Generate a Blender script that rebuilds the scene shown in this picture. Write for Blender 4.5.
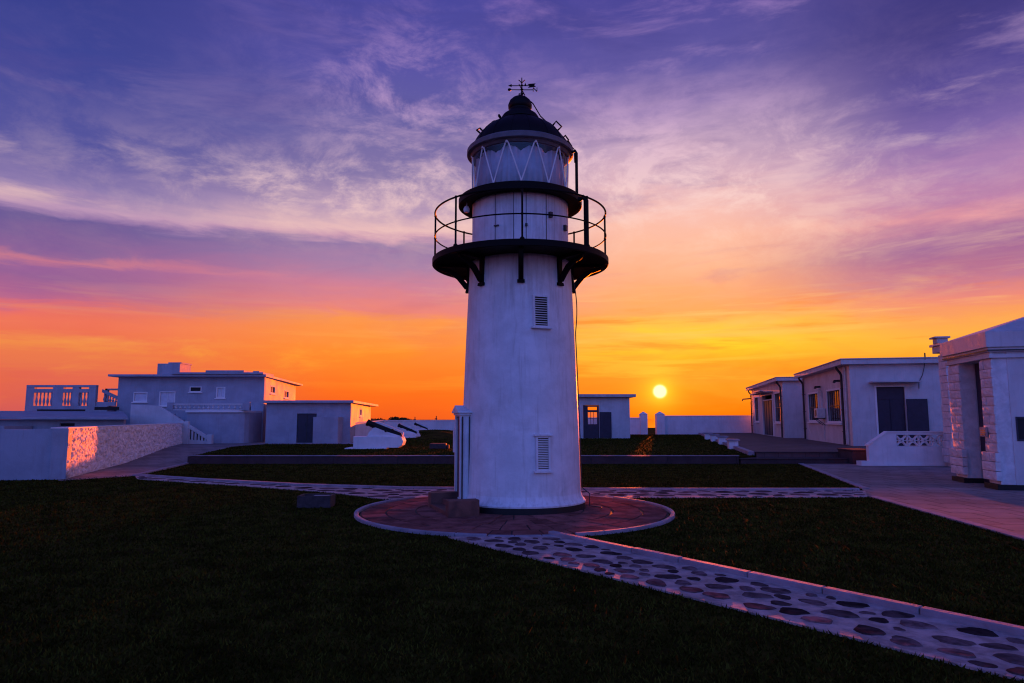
import bpy, bmesh, math, random
import numpy as np
from mathutils import Vector, Matrix, noise as mn
R = math.radians
random.seed(7); np.random.seed(7)
scn = bpy.context.scene
for o in list(bpy.data.objects): bpy.data.objects.remove(o)
C = scn.collection

# ------------------------------------------------------------------ camera
EYE = 1.6; F = 682.67; TH = math.atan(77/F); CT, ST = math.cos(TH), math.sin(TH)
cam = bpy.data.cameras.new('camera'); co = bpy.data.objects.new('camera', cam); C.objects.link(co)
cam.lens = 24; cam.sensor_width = 36; cam.clip_end = 60000; cam.clip_start = 0.05
co.location = (0, 0, EYE); co.rotation_euler = (math.pi/2 + TH, 0, 0); scn.camera = co

# ------------------------------------------------------------------ sun and sky
SUN_AZ = 12.2; SUN_EL = 2.2
sd = Vector((math.sin(R(SUN_AZ))*math.cos(R(SUN_EL)), math.cos(R(SUN_AZ))*math.cos(R(SUN_EL)), math.sin(R(SUN_EL))))
sl = bpy.data.lights.new('sun', 'SUN'); sl.energy = 5.0; sl.angle = R(0.5); sl.color = (1.0, 0.13, 0.003)
so = bpy.data.objects.new('sun', sl); C.objects.link(so); so.location = sd*200
so.rotation_euler = sd.to_track_quat('Z', 'Y').to_euler()

scn.view_settings.view_transform = 'Standard'; scn.view_settings.look = 'None'
scn.cycles.filter_width = 1.15
scn.view_settings.exposure = 1.2; scn.view_settings.gamma = 1; scn.view_settings.use_curve_mapping = False

def lin(c): 
    return tuple(((v/255)/12.92 if v/255 <= .04045 else ((v/255+.055)/1.055)**2.4) for v in c) + (1,)

class NT:
    def __init__(s, nt): s.nt = nt
    def n(s, t, **kw):
        nd = s.nt.nodes.new(t)
        for k, v in kw.items(): setattr(nd, k, v)
        return nd
    def put(s, sock, v):
        if isinstance(v, bpy.types.NodeSocket): s.nt.links.new(v, sock)
        else: sock.default_value = v
    def m(s, op, a, b=None, c=None, clamp=False):
        nd = s.n('ShaderNodeMath', operation=op, use_clamp=clamp)
        for i, v in enumerate((a, b, c)):
            if v is not None: s.put(nd.inputs[i], v)
        return nd.outputs[0]
    def rng(s, v, a, b, c=0., d=1., t='SMOOTHSTEP'):
        nd = s.n('ShaderNodeMapRange', interpolation_type=t)
        s.put(nd.inputs[0], v); 
        for i, q in enumerate((a, b, c, d)): nd.inputs[i+1].default_value = q
        return nd.outputs[0]
    def vmul(s, v, sc, off=(0,0,0)):
        nd = s.n('ShaderNodeMapping'); s.put(nd.inputs[0], v); nd.inputs['Scale'].default_value = sc
        nd.inputs['Location'].default_value = off; return nd.outputs[0]
    def noise(s, v, scale, det=4, rough=.5, dist=0, out=0, lac=2.0):
        nd = s.n('ShaderNodeTexNoise'); 
        if v is not None: s.put(nd.inputs['Vector'], v)
        nd.inputs['Scale'].default_value = scale; nd.inputs['Detail'].default_value = det
        nd.inputs['Roughness'].default_value = rough; nd.inputs['Distortion'].default_value = dist
        nd.inputs['Lacunarity'].default_value = lac
        return nd.outputs[out]
    def mix(s, f, a, b, mode='MIX'):
        nd = s.n('ShaderNodeMix', data_type='RGBA', blend_type=mode)
        s.put(nd.inputs[0], f); s.put(nd.inputs[6], a); s.put(nd.inputs[7], b); return nd.outputs[2]
    def ramp(s, f, stops, interp='LINEAR'):
        nd = s.n('ShaderNodeValToRGB'); s.put(nd.inputs[0], f); cr = nd.color_ramp; cr.interpolation = interp
        while len(cr.elements) > 1: cr.elements.remove(cr.elements[-1])
        cr.elements[0].position = stops[0][0]; cr.elements[0].color = stops[0][1]
        for p, c in stops[1:]:
            e = cr.elements.new(p); e.color = c
        return nd.outputs[0]

w = bpy.data.worlds.new('World'); scn.world = w; w.use_nodes = True
nt = w.node_tree; nt.nodes.clear(); K = NT(nt)
tc = K.n('ShaderNodeTexCoord').outputs['Generated']
nv = K.n('ShaderNodeVectorMath', operation='NORMALIZE'); K.put(nv.inputs[0], tc); D = nv.outputs[0]
sx = K.n('ShaderNodeSeparateXYZ'); K.put(sx.inputs[0], D)
X_, Y_, Z_ = sx.outputs
el = K.m('MULTIPLY', K.m('ARCSINE', Z_), 57.2958)
az = K.m('MULTIPLY', K.m('ARCTAN2', X_, Y_), 57.2958)
ELM = 40.
# wavy cloud layers: elevation is disturbed by stretched noise before the lookup
w1 = K.noise(K.vmul(D, (2.0, 2.0, 9.0), (3.1, 1.7, 4.2)), 1.3, 5, .55, .6)
w2 = K.noise(K.vmul(D, (5.0, 5.0, 26.0), (.4, 8.2, 1.3)), 1.6, 6, .6, .9)
amp = K.rng(el, 2, 20, .9, 3.2, 'LINEAR')
wob = K.m('ADD', K.m('MULTIPLY', K.m('SUBTRACT', w1, .5), amp), K.m('MULTIPLY', K.m('SUBTRACT', w2, .5), K.rng(el, 1, 14, 1.2, 2.2, 'LINEAR')))
elw = K.m('DIVIDE', K.m('ADD', el, wob), ELM)
def S(l): return [(e/ELM, lin(c)) for e, c in l]
rl = K.ramp(elw, S([(0,(204,86,92)),(2,(222,94,80)),(5,(232,104,76)),(7.0,(238,110,88)),(7.7,(230,104,104)),(8.3,(182,96,140)),(10.2,(146,90,148)),(10.8,(152,94,150)),(11.3,(196,114,140)),(11.9,(134,92,150)),(14.1,(104,86,148)),(14.5,(150,118,168)),(15.1,(188,148,182)),(16.5,(140,120,172)),(19.0,(84,82,156)),(23,(60,67,148)),(30,(52,58,136)),(40,(44,48,124))]))
rc = K.ramp(elw, S([(0,(238,86,30)),(2,(250,100,22)),(5.5,(255,135,36)),(8.2,(250,146,72)),(8.9,(235,128,118)),(11,(205,124,150)),(13,(166,124,165)),(14.3,(146,118,165)),(14.9,(205,155,178)),(15.5,(232,186,186)),(17.2,(184,152,182)),(20,(130,114,166)),(24,(98,92,160)),(28,(86,80,162)),(33,(70,68,154)),(40,(55,55,140))]))
rs = K.ramp(elw, S([(0,(240,82,4)),(1.2,(250,100,3)),(3,(255,128,5)),(4.6,(255,150,6)),(5.8,(255,200,22)),(7.2,(255,192,52)),(8.8,(252,160,86)),(11,(250,166,122)),(14,(250,184,156)),(16.5,(246,188,176)),(19,(222,178,190)),(22,(190,158,188)),(25,(146,122,176)),(27.5,(96,86,160)),(32,(74,68,150)),(40,(52,50,138))]))
rr = K.ramp(elw, S([(0,(240,105,8)),(3.5,(252,150,22)),(5.2,(252,176,52)),(7,(250,158,84)),(8.4,(238,135,118)),(9.8,(188,114,150)),(12,(150,98,152)),(13,(188,120,156)),(14.4,(236,156,162)),(15.4,(192,128,170)),(17.5,(172,126,176)),(20,(124,98,166)),(23,(78,66,145)),(27,(62,54,126)),(33,(56,50,122)),(40,(46,44,118))]))
sky = K.mix(K.rng(az, -35, -12), rl, rc)
sky = K.mix(K.rng(az, -7, 11), sky, rs)
sky = K.mix(K.rng(az, 16, 34), sky, rr)
# lit wisps and darker cloud patches
wn = K.noise(K.vmul(D, (3.2, 2.4, 12.0), (7.7, 2.2, .6)), 1.5, 9, .62, .35)
lowl = K.m('SUBTRACT', 1.0, K.m('MULTIPLY', K.m('MULTIPLY', K.rng(az, -2, -14), K.rng(el, 15.5, 14)), K.rng(el, 6, 8)))
lowl = K.m('MULTIPLY', lowl, K.m('SUBTRACT', 1.0, K.m('MULTIPLY', K.m('MULTIPLY', K.rng(az, -8, -20), K.rng(el, 18, 21)), .75)))
wf = K.m('MULTIPLY', K.m('MULTIPLY', K.rng(wn, .5, .74), K.rng(el, 1, 10, .3, .5)), lowl)
lown = K.noise(K.vmul(D, (2.2, 2.2, 34.0), (2.7, 5.2, 1.6)), 1.5, 7, .6, .3)
wf = K.m('MAXIMUM', wf, K.m('MULTIPLY', K.rng(lown, .48, .66), K.m('MULTIPLY', K.m('MULTIPLY', K.rng(el, 1, 3), K.rng(el, 12, 8)), K.rng(az, -14, 8, .12, .6))))
wn2 = K.noise(K.vmul(D, (7.0, 6.0, 13.0), (1.7, 9.2, 3.6)), 1.5, 10, .68, .35)
def blob(a, e, ra, re_):
    q = K.m('ADD', K.m('POWER', K.m('DIVIDE', K.m('SUBTRACT', az, a), ra), 2.0), K.m('POWER', K.m('DIVIDE', K.m('SUBTRACT', el, e), re_), 2.0))
    return K.m('POWER', 2.71828, K.m('MULTIPLY', q, -1.0))
cover = K.m('ADD', K.m('ADD', K.m('ADD', K.m('MULTIPLY', blob(22, 17, 12, 5), .7), K.m('MULTIPLY', blob(9, 20.5, 15, 4.5), 1.3)), blob(-14, 18, 16, 2.6)), K.m('ADD', K.m('MULTIPLY', blob(-9, 26.5, 8, 5), .9), .05), clamp=False)
wf2 = K.m('MINIMUM', .75, K.m('MULTIPLY', K.m('MULTIPLY', K.rng(wn2, .40, .70), cover), .75))
wcol = K.ramp(K.m('DIVIDE', el, ELM), S([(0,(255,120,30)),(5,(255,190,50)),(9,(255,195,120)),(14,(255,208,186)),(19,(246,208,208)),(25,(200,162,206)),(33,(172,132,202)),(40,(100,90,175))]))
dn = K.noise(K.vmul(D, (1.7, 1.7, 9.5), (4.4, .3, 6.1)), 1.7, 6, .55, .8)
df = K.m('MINIMUM', .85, K.m('ADD', K.m('MULTIPLY', K.rng(dn, .5, .7), K.rng(el, 1, 12, .25, .4)), K.m('MULTIPLY', K.rng(wn, .3, .6), K.m('MULTIPLY', blob(36, 12.3, 9, 2.6), .9))))
dcol = K.ramp(K.m('DIVIDE', el, ELM), S([(0,(232,84,30)),(4,(240,110,30)),(8,(222,110,100)),(12,(160,98,150)),(18,(120,96,160)),(26,(68,64,142)),(40,(44,46,120))]))
sky = K.mix(df, sky, dcol)
lown2 = K.noise(K.vmul(D, (2.6, 2.6, 30.0), (8.7, 1.2, 3.6)), 1.4, 7, .6, .3)
sky = K.mix(K.m('MULTIPLY', K.rng(lown2, .5, .68), K.m('MULTIPLY', K.m('MULTIPLY', K.rng(el, 1.5, 3.5), K.rng(el, 11, 8)), K.rng(az, -6, 8, .1, .65))), sky, lin((248,122,22)))
sky = K.mix(K.m('MAXIMUM', wf, wf2), sky, wcol)
# aureole and disc of the low sun
dt = K.n('ShaderNodeVectorMath', operation='DOT_PRODUCT'); K.put(dt.inputs[0], D); dt.inputs[1].default_value = sd
ang = K.m('MULTIPLY', K.m('ARCCOSINE', K.m('MINIMUM', dt.outputs['Value'], 1.0)), 57.2958)
glow = K.m('MULTIPLY', K.m('POWER', 2.71828, K.m('MULTIPLY', ang, -1/.85)), 1.3)
glow2 = K.m('MULTIPLY', K.m('POWER', 2.71828, K.m('MULTIPLY', ang, -1/6.0)), .07)
disc = K.m('MULTIPLY', K.m('POWER', 2.71828, K.m('MULTIPLY', K.m('POWER', K.m('DIVIDE', ang, .37), 3.0), -1.0)), 7.0)
sky = K.mix(K.m('MULTIPLY', glow, 1.0), sky, (1.0, .50, .02, 1), 'ADD')
sky = K.mix(glow2, sky, (1.0, .45, .05, 1), 'ADD')
sky = K.mix(disc, sky, (1.0, .93, .62, 1), 'ADD')
# the eastern half of the dusk sky, behind the viewer
aza = K.m('ABSOLUTE', az)
backc = K.ramp(K.m('DIVIDE', el, 90.), [(0,(.22,.24,.72,1)),(.12,(.18,.29,1.0,1)),(.35,(.11,.25,1.12,1)),(.7,(.08,.12,.58,1)),(1,(.12,.10,.40,1))])
sky = K.mix(K.m('MULTIPLY', K.rng(aza, 85, 150), K.rng(el, 75, 50, .4, 1)), sky, backc)
ns = K.n('ShaderNodeTexSky', sky_type='NISHITA'); ns.sun_disc = False
ns.sun_elevation = R(SUN_EL); ns.sun_rotation = R(SUN_AZ)
bg = K.n('ShaderNodeBackground'); K.put(bg.inputs[0], sky); bg.inputs[1].default_value = .435
bg2 = K.n('ShaderNodeBackground'); K.put(bg2.inputs[0], ns.outputs[0]); bg2.inputs[1].default_value = .003
ad = K.n('ShaderNodeAddShader'); nt.links.new(bg.outputs[0], ad.inputs[0]); nt.links.new(bg2.outputs[0], ad.inputs[1])
wo = K.n('ShaderNodeOutputWorld'); nt.links.new(ad.outputs[0], wo.inputs[0])

# ------------------------------------------------------------------ helpers
def ray(px, py):
    u = (px-512)/F; v = (341.5-py)/F
    return Vector((u, CT - v*ST, ST + v*CT))
def P(px, py, z=0.):                        # point of the plane z seen in that direction
    r = ray(px, py); t = (z-EYE)/r.z; return Vector((r.x*t, r.y*t, z))
def W(px, py, Y):                           # point at depth Y
    r = ray(px, py); t = Y/r.y; return Vector((r.x*t, Y, EYE + r.z*t))

def tag(o, label=None, cat=None, group=None, kind=None):
    if label: o['label'] = label
    if cat: o['category'] = cat
    if group: o['group'] = group
    if kind: o['kind'] = kind
    return o
def thing(name, label, cat, loc=(0,0,0), rz=0., group=None):
    o = bpy.data.objects.new(name, None); C.objects.link(o); o.empty_display_size = .3
    o.location = loc; o.rotation_euler = (0, 0, rz); return tag(o, label, cat, group)
def copy_tree(o, parent=None):
    c = o.copy(); C.objects.link(c)
    if parent is not None: c.parent = parent
    for ch in list(o.children): copy_tree(ch, c)
    return c

class MB:
    def __init__(s): s.v = []; s.f = []; s.mi = []; s.cur = 0
    def add(s, vs, fs):
        n = len(s.v); s.v += [tuple(v) for v in vs]; s.f += [tuple(i+n for i in f) for f in fs]; s.mi += [s.cur]*len(fs); return s
    def box(s, a, b):
        (x0,y0,z0),(x1,y1,z1) = a, b
        x0,x1 = min(x0,x1),max(x0,x1); y0,y1 = min(y0,y1),max(y0,y1); z0,z1 = min(z0,z1),max(z0,z1)
        return s.add([(x0,y0,z0),(x1,y0,z0),(x1,y1,z0),(x0,y1,z0),(x0,y0,z1),(x1,y0,z1),(x1,y1,z1),(x0,y1,z1)],
              [(3,2,1,0),(4,5,6,7),(0,1,5,4),(1,2,6,5),(2,3,7,6),(3,0,4,7)])
    def obox(s, o, u, v, w):                # box from corner o and three edge vectors
        o,u,v,w = Vector(o),Vector(u),Vector(v),Vector(w)
        p = [o,o+u,o+u+v,o+v,o+w,o+u+w,o+u+v+w,o+v+w]
        return s.add(p, [(3,2,1,0),(4,5,6,7),(0,1,5,4),(1,2,6,5),(2,3,7,6),(3,0,4,7)])
    def prism(s, poly, z0, z1):
        n = len(poly)
        zz0 = z0 if hasattr(z0,'__len__') else [z0]*n; zz1 = z1 if hasattr(z1,'__len__') else [z1]*n
        vs = [(p[0],p[1],zz0[i]) for i,p in enumerate(poly)] + [(p[0],p[1],zz1[i]) for i,p in enumerate(poly)]
        ar = sum(poly[i][0]*poly[(i+1)%n][1]-poly[(i+1)%n][0]*poly[i][1] for i in range(n))
        fs = [tuple(range(n))[::-1], tuple(range(n,2*n))] + [(i,(i+1)%n,(i+1)%n+n,i+n) for i in range(n)]
        if ar < 0: fs = [f[::-1] for f in fs]
        return s.add(vs, fs)
    def xprism(s, poly, o, u, n_, t):       # polygon (a,z) in the plane through o along u, thickness t along n_
        o,u,n_ = Vector(o),Vector(u),Vector(n_); m = len(poly)
        A = [o+u*a+Vector((0,0,z)) for a,z in poly]; B = [q+n_*t for q in A]
        return s.add(A+B, [tuple(range(m)), tuple(range(m,2*m))[::-1]] + [(i+m,(i+1)%m+m,(i+1)%m,i) for i in range(m)])
    def lathe(s, prof, seg=64, c=(0,0,0), a0=0, a1=2*math.pi, capb=False, capt=False):
        full = abs(a1-a0-2*math.pi) < 1e-6; m = seg if full else seg+1; vs = []; fs = []
        for r, z in prof:
            for k in range(m):
                a = a0+(a1-a0)*k/seg; vs.append((c[0]+r*math.cos(a), c[1]+r*math.sin(a), c[2]+z))
        for i in range(len(prof)-1):
            for k in range(seg if full else seg):
                k2 = (k+1) % m; fs.append((i*m+k, i*m+k2, (i+1)*m+k2, (i+1)*m+k))
        if capb: fs.append(tuple(range(m))[::-1])
        if capt: fs.append(tuple(range((len(prof)-1)*m, len(prof)*m)))
        return s.add(vs, fs)
    def tube(s, pts, r, seg=10, closed=False):
        pts = [Vector(p) for p in pts]; n = len(pts); vs = []; fs = []
        rr_ = r if hasattr(r,'__len__') else [r]*n
        up = None
        for i,p in enumerate(pts):
            a = pts[(i-1)%n] if (closed or i>0) else p; b = pts[(i+1)%n] if (closed or i<n-1) else p
            t = (b-a).normalized()
            if up is None: up = Vector((0,0,1)) if abs(t.z) < .9 else Vector((1,0,0))
            x = t.cross(up).normalized(); y = x.cross(t).normalized(); up = y
            for k in range(seg):
                q = 2*math.pi*k/seg; vs.append(p + x*math.cos(q)*rr_[i] + y*math.sin(q)*rr_[i])
        for i in range(n if closed else n-1):
            j = (i+1)%n
            for k in range(seg): fs.append((i*seg+k, i*seg+(k+1)%seg, j*seg+(k+1)%seg, j*seg+k))
        if not closed: fs += [tuple(range(seg))[::-1], tuple(range((n-1)*seg, n*seg))]
        return s.add(vs, fs)
    def panel(s, o, u, nrm, Wd, H, t, holes=()):   # wall with rectangular openings; front through o, thickness t inwards along nrm
        o,u,nrm = Vector(o),Vector(u).normalized(),Vector(nrm).normalized()
        xs = sorted({0,Wd} | {h[0] for h in holes} | {h[1] for h in holes}); zs = sorted({0,H} | {h[2] for h in holes} | {h[3] for h in holes})
        nx, nz = len(xs), len(zs); vs = []
        for d in (0, t):
            for z in zs:
                for x in xs: vs.append(o+u*x+Vector((0,0,z))+nrm*d)
        I = lambda i,j,d: d*nx*nz + j*nx + i
        def solid(i,j):
            if not (0 <= i < nx-1 and 0 <= j < nz-1): return False
            cx, cz = (xs[i]+xs[i+1])/2, (zs[j]+zs[j+1])/2
            return not any(h[0] < cx < h[1] and h[2] < cz < h[3] for h in holes)
        fs = []
        for i in range(nx-1):
            for j in range(nz-1):
                if not solid(i,j): continue
                fs.append((I(i,j,0),I(i+1,j,0),I(i+1,j+1,0),I(i,j+1,0))); fs.append((I(i,j+1,1),I(i+1,j+1,1),I(i+1,j,1),I(i,j,1)))
                if not solid(i-1,j): fs.append((I(i,j,1),I(i,j,0),I(i,j+1,0),I(i,j+1,1)))
                if not solid(i+1,j): fs.append((I(i+1,j,0),I(i+1,j,1),I(i+1,j+1,1),I(i+1,j+1,0)))
                if not solid(i,j-1): fs.append((I(i,j,1),I(i+1,j,1),I(i+1,j,0),I(i,j,0)))
                if not solid(i,j+1): fs.append((I(i,j+1,0),I(i+1,j+1,0),I(i+1,j+1,1),I(i,j+1,1)))
        return s.add(vs, fs)
    def build(s, name, m, parent=None, smooth=False, bevel=0, loc=None):
        me = bpy.data.meshes.new(name); me.from_pydata(s.v, [], s.f)
        ms = m if isinstance(m, (list,tuple)) else [m]
        for q in ms: me.materials.append(q)
        if len(ms) > 1: me.polygons.foreach_set('material_index', s.mi)
        bm = bmesh.new(); bm.from_mesh(me); bmesh.ops.recalc_face_normals(bm, faces=bm.faces); bm.to_mesh(me); bm.free()
        if smooth:
            me.polygons.foreach_set('use_smooth', [True]*len(me.polygons)); me.set_sharp_from_angle(angle=R(38))
        o = bpy.data.objects.new(name, me); C.objects.link(o)
        if parent is not None: o.parent = parent
        if loc is not None: o.location = loc
        if bevel:
            b = o.modifiers.new('bevel', 'BEVEL'); b.width = bevel; b.segments = 2; b.limit_method = 'ANGLE'; b.angle_limit = R(40)
        return o

# ------------------------------------------------------------------ materials
def mat(name, col, rough=.7, var=.15, scale=3., bump=.15, bscale=40., metallic=0., spec=.4, stain=None, stain_amt=0., streak=0., voro=0., vscale=8., island=0., joints=None, coat=0., runs=None):
    m = bpy.data.materials.new(name); m.use_nodes = True; t = m.node_tree; t.nodes.clear(); k = NT(t)
    out = k.n('ShaderNodeOutputMaterial'); b = k.n('ShaderNodeBsdfPrincipled'); t.links.new(b.outputs[0], out.inputs[0])
    vec = k.n('ShaderNodeTexCoord').outputs['Object']
    base = tuple(col)+(1,); dark = tuple(c*(1-var) for c in col)+(1,); light = tuple(min(1, c*(1+var*.6)) for c in col)+(1,)
    n1 = k.noise(vec, scale, 6, .6, .3)
    c = k.mix(k.rng(n1, .32, .68), dark, light)
    if stain:
        n2 = k.noise(vec, scale*.45, 7, .65, .8)
        c = k.mix(k.m('MULTIPLY', k.rng(n2, .52, .72), stain_amt), c, tuple(stain)+(1,))
    if streak:
        n3 = k.noise(k.vmul(vec, (7, 7, .55)), 1.6, 6, .65, .2)
        c = k.mix(k.m('MULTIPLY', k.rng(n3, .5, .75), streak), c, (.22,.19,.17,1))
    if runs:                                 # rust and grime runs in bands of height (z0, z1, amount)
        sz = k.n('ShaderNodeSeparateXYZ'); k.put(sz.inputs[0], vec)
        n4 = k.noise(k.vmul(vec, (9, 9, .35)), 1.3, 5, .6, .15)
        for z0, z1, am, cc in runs:
            c = k.mix(k.m('MULTIPLY', k.m('MULTIPLY', k.rng(n4, .47, .66), k.rng(sz.outputs[2], z0, z1)), am), c, cc+(1,))
    if island:
        g = k.n('ShaderNodeNewGeometry').outputs['Random Per Island']
        hs = k.n('ShaderNodeHueSaturation'); k.put(hs.inputs['Value'], k.rng(g, 0, 1, 1-island, 1+island, 'LINEAR')); k.put(hs.inputs['Color'], c)
        c = hs.outputs[0]
    h = k.noise(vec, bscale, 5, .6)
    h2 = k.noise(vec, bscale*.13, 4, .5)
    hh = k.m('ADD', k.m('MULTIPLY', h, .5), h2)
    if joints:
        br = k.n('ShaderNodeTexBrick'); k.put(br.inputs['Vector'], vec); br.inputs['Scale'].default_value = 1
        br.inputs['Brick Width'].default_value = joints[0]; br.inputs['Row Height'].default_value = joints[1]
        br.inputs['Mortar Size'].default_value = joints[2]; br.inputs['Mortar Smooth'].default_value = .4
        br.inputs['Color1'].default_value = (1,1,1,1); br.inputs['Color2'].default_value = (.8,.8,.8,1); br.inputs['Mortar'].default_value = (.42,.38,.38,1)
        c = k.mix(.85, c, br.outputs[0], 'MULTIPLY'); hh = k.m('SUBTRACT', hh, k.m('MULTIPLY', br.outputs['Fac'], .6))
    if voro:
        v = k.n('ShaderNodeTexVoronoi'); k.put(v.inputs['Vector'], vec); v.inputs['Scale'].default_value = vscale
        hh = k.m('ADD', hh, k.m('MULTIPLY', v.outputs['Distance'], voro))
    bp = k.n('ShaderNodeBump'); bp.inputs['Strength'].default_value = min(1, bump*2); bp.inputs['Distance'].default_value = .02
    k.put(bp.inputs['Height'], hh); t.links.new(bp.outputs[0], b.inputs['Normal'])
    k.put(b.inputs['Base Color'], c); k.put(b.inputs['Roughness'], k.rng(n1, .2, .8, max(0,rough-.1), min(1,rough+.1), 'LINEAR'))
    b.inputs['Metallic'].default_value = metallic; b.inputs['Specular IOR Level'].default_value = spec
    if coat: b.inputs['Coat Weight'].default_value = coat
    return m
M = {}
M['white'] = mat('white_paint', (.74,.74,.76), .72, .1, 1.2, .25, 30, spec=.2, streak=.16, stain=(.5,.48,.46), stain_amt=.22)
M['tower'] = mat('tower_white_paint', runs=((2.9,4.0,.26,(.34,.24,.2)),(.7,.3,.28,(.3,.27,.25))), col=(.76,.77,.80), rough=.55, var=.12, scale=2.6, bump=.3, bscale=16, streak=.32, stain=(.46,.42,.42), stain_amt=.3, spec=.2)
M['shadewhite'] = mat('shaded_weathered_white_paint', (.35,.37,.44), .72, .14, 1.2, .25, 30, spec=.2, streak=.3, stain=(.32,.31,.31), stain_amt=.35)  # white paint darkened and blued for walls in shade, plus weather streaks
M['dullwhite'] = mat('half_shade_white_paint', (.58,.57,.58), .72, .12, 1.2, .25, 30, spec=.2, streak=.25, stain=(.36,.34,.33), stain_amt=.35)  # same white toned down a little for shaded fronts, with stains
M['trim'] = mat('white_trim', (.78,.77,.76), .8, .06, 3, .05, 30, spec=.08)
M['rubble'] = mat('white_rubble_stone', (.80,.78,.76), .8, .2, 5, .5, 26, stain=(.42,.38,.38), stain_amt=.35, voro=1.2, vscale=11)
M['rust'] = mat('rusticated_stone', (.66,.66,.68), .8, .15, 5, .3, 22, stain=(.42,.4,.4), stain_amt=.3, voro=.2, vscale=9, island=.05, spec=.1)
M['roof'] = mat('roof_concrete', (.5,.49,.5), .9, .2, 2, .2, 25, stain=(.28,.26,.26), stain_amt=.4, spec=.05)
M['black'] = mat('black_paint', (.005,.004,.005), .6, .3, 6, .12, 30, spec=.12)
M['dome'] = mat('black_dome_paint', (.006,.004,.007), .5, .3, 5, .08, 20, spec=.14)
M['cornice'] = mat('grey_cornice_paint', (.13,.12,.14), .6, .25, 5, .15, 30)
M['darkband'] = mat('black_band', (.012,.011,.012), .6, .3, 6, .2, 30, spec=.3)
M['door'] = mat('dark_door_paint', (.03,.025,.05), .5, .2, 5, .08, 30)
M['dark'] = mat('dark_interior', (.02,.018,.022), .8, .2, 5, .08, 30)
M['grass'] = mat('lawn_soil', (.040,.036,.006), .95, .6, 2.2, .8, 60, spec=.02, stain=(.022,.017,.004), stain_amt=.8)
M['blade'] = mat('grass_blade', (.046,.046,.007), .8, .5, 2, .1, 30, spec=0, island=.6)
M['leaf'] = mat('shrub_leaf', (.03,.04,.012), .7, .4, 3, .1, 20, spec=.2, island=.4)
M['bark'] = mat('bark', (.05,.04,.03), .9, .3, 5, .4, 20)
M['mortar'] = mat('path_mortar', (.50,.37,.36), .95, .35, 6, .8, 50, stain=(.22,.15,.16), stain_amt=.7, spec=.15)
M['cobble'] = mat('path_stone', (.125,.08,.085), 1.0, .5, 9, .8, 26, island=.7, spec=.0)
M['slab'] = mat('pale_path_stone', (.36,.31,.35), .75, .3, 5, .35, 30, island=.3)
M['kerb'] = mat('kerb_concrete', (.30,.27,.32), .8, .25, 3, .35, 40, stain=(.15,.13,.15), stain_amt=.5)
M['tile'] = mat('red_paving_stone', (.27,.105,.09), 1.0, .35, 4, .4, 30, spec=.0, stain=(.08,.05,.06), stain_amt=.5, island=.22)
M['joint'] = mat('paving_joint', (.035,.022,.026), .9, .3, 5, .4, 40)
M['pave'] = mat('pavement_concrete', (.31,.24,.23), .9, .3, .8, .35, 35, stain=(.14,.10,.11), stain_amt=.6, joints=(.62,.62,.028))
M['plateau'] = mat('terrace_paving', (.13,.08,.085), .9, .3, .9, .35, 35, stain=(.07,.05,.06), stain_amt=.5, joints=(.5,.5,.012))
M['riser'] = mat('step_stone', (.05,.034,.04), .92, .3, 2.5, .5, 30, stain=(.04,.03,.035), stain_amt=.5)
M['stepbrick'] = mat('reddish_step_stone', (.17,.07,.055), .8, .35, 5, .4, 30, stain=(.05,.03,.035), stain_amt=.5)
M['box'] = mat('dark_box_concrete', (.055,.04,.045), .85, .35, 8, .5, 30)
M['pipe'] = mat('dark_pipe', (.03,.028,.035), .45, .3, 5, .1, 30)
M['wpipe'] = mat('white_pipe', (.6,.58,.56), .5, .15, 5, .1, 30)
M['wood'] = mat('brown_curtain_cloth', (.16,.07,.04), .8, .3, 6, .3, 25)
M['cloth'] = mat('white_curtain_cloth', (.62,.62,.68), .85, .1, 5, .15, 30)
M['iron'] = mat('cannon_iron', (.008,.007,.008), .65, .35, 8, .3, 25, metallic=.3)
M['plaque'] = mat('plaque_metal', (.3,.3,.32), .9, .2, 8, .2, 25)
def glassmat(name, tint=(.8,.85,.9), fac=.12, dark=False):
    m = bpy.data.materials.new(name); m.use_nodes = True; t = m.node_tree; t.nodes.clear(); k = NT(t)
    out = k.n('ShaderNodeOutputMaterial'); g = k.n('ShaderNodeBsdfGlossy'); g.inputs['Roughness'].default_value = .04
    tr = k.n('ShaderNodeBsdfTransparent'); tr.inputs[0].default_value = tint+(1,)
    mx = k.n('ShaderNodeMixShader'); fr = k.n('ShaderNodeLayerWeight'); fr.inputs[0].default_value = .25
    k.put(mx.inputs[0], k.m('ADD', k.m('MULTIPLY', fr.outputs['Fresnel'], .6), fac, clamp=True))
    t.links.new(tr.outputs[0], mx.inputs[1]); t.links.new(g.outputs[0], mx.inputs[2]); t.links.new(mx.outputs[0], out.inputs[0]); return m
M['glass'] = glassmat('lantern_glass', (.82,.86,.92), .05)
M['glassc'] = glassmat('clear_pane', (.9,.9,.9), .02)
def seamat():
    m = bpy.data.materials.new('sea_water'); m.use_nodes = True; t = m.node_tree; t.nodes.clear(); k = NT(t)
    out = k.n('ShaderNodeOutputMaterial'); g = k.n('ShaderNodeBsdfGlossy'); g.inputs['Roughness'].default_value = .03; g.inputs[0].default_value = (.85,.85,.85,1)
    d = k.n('ShaderNodeBsdfDiffuse'); d.inputs[0].default_value = (.01,.02,.03,1)
    mx = k.n('ShaderNodeMixShader'); mx.inputs[0].default_value = .9; t.links.new(d.outputs[0], mx.inputs[1]); t.links.new(g.outputs[0], mx.inputs[2]); t.links.new(mx.outputs[0], out.inputs[0]); return m
M['sea'] = seamat()

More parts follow.
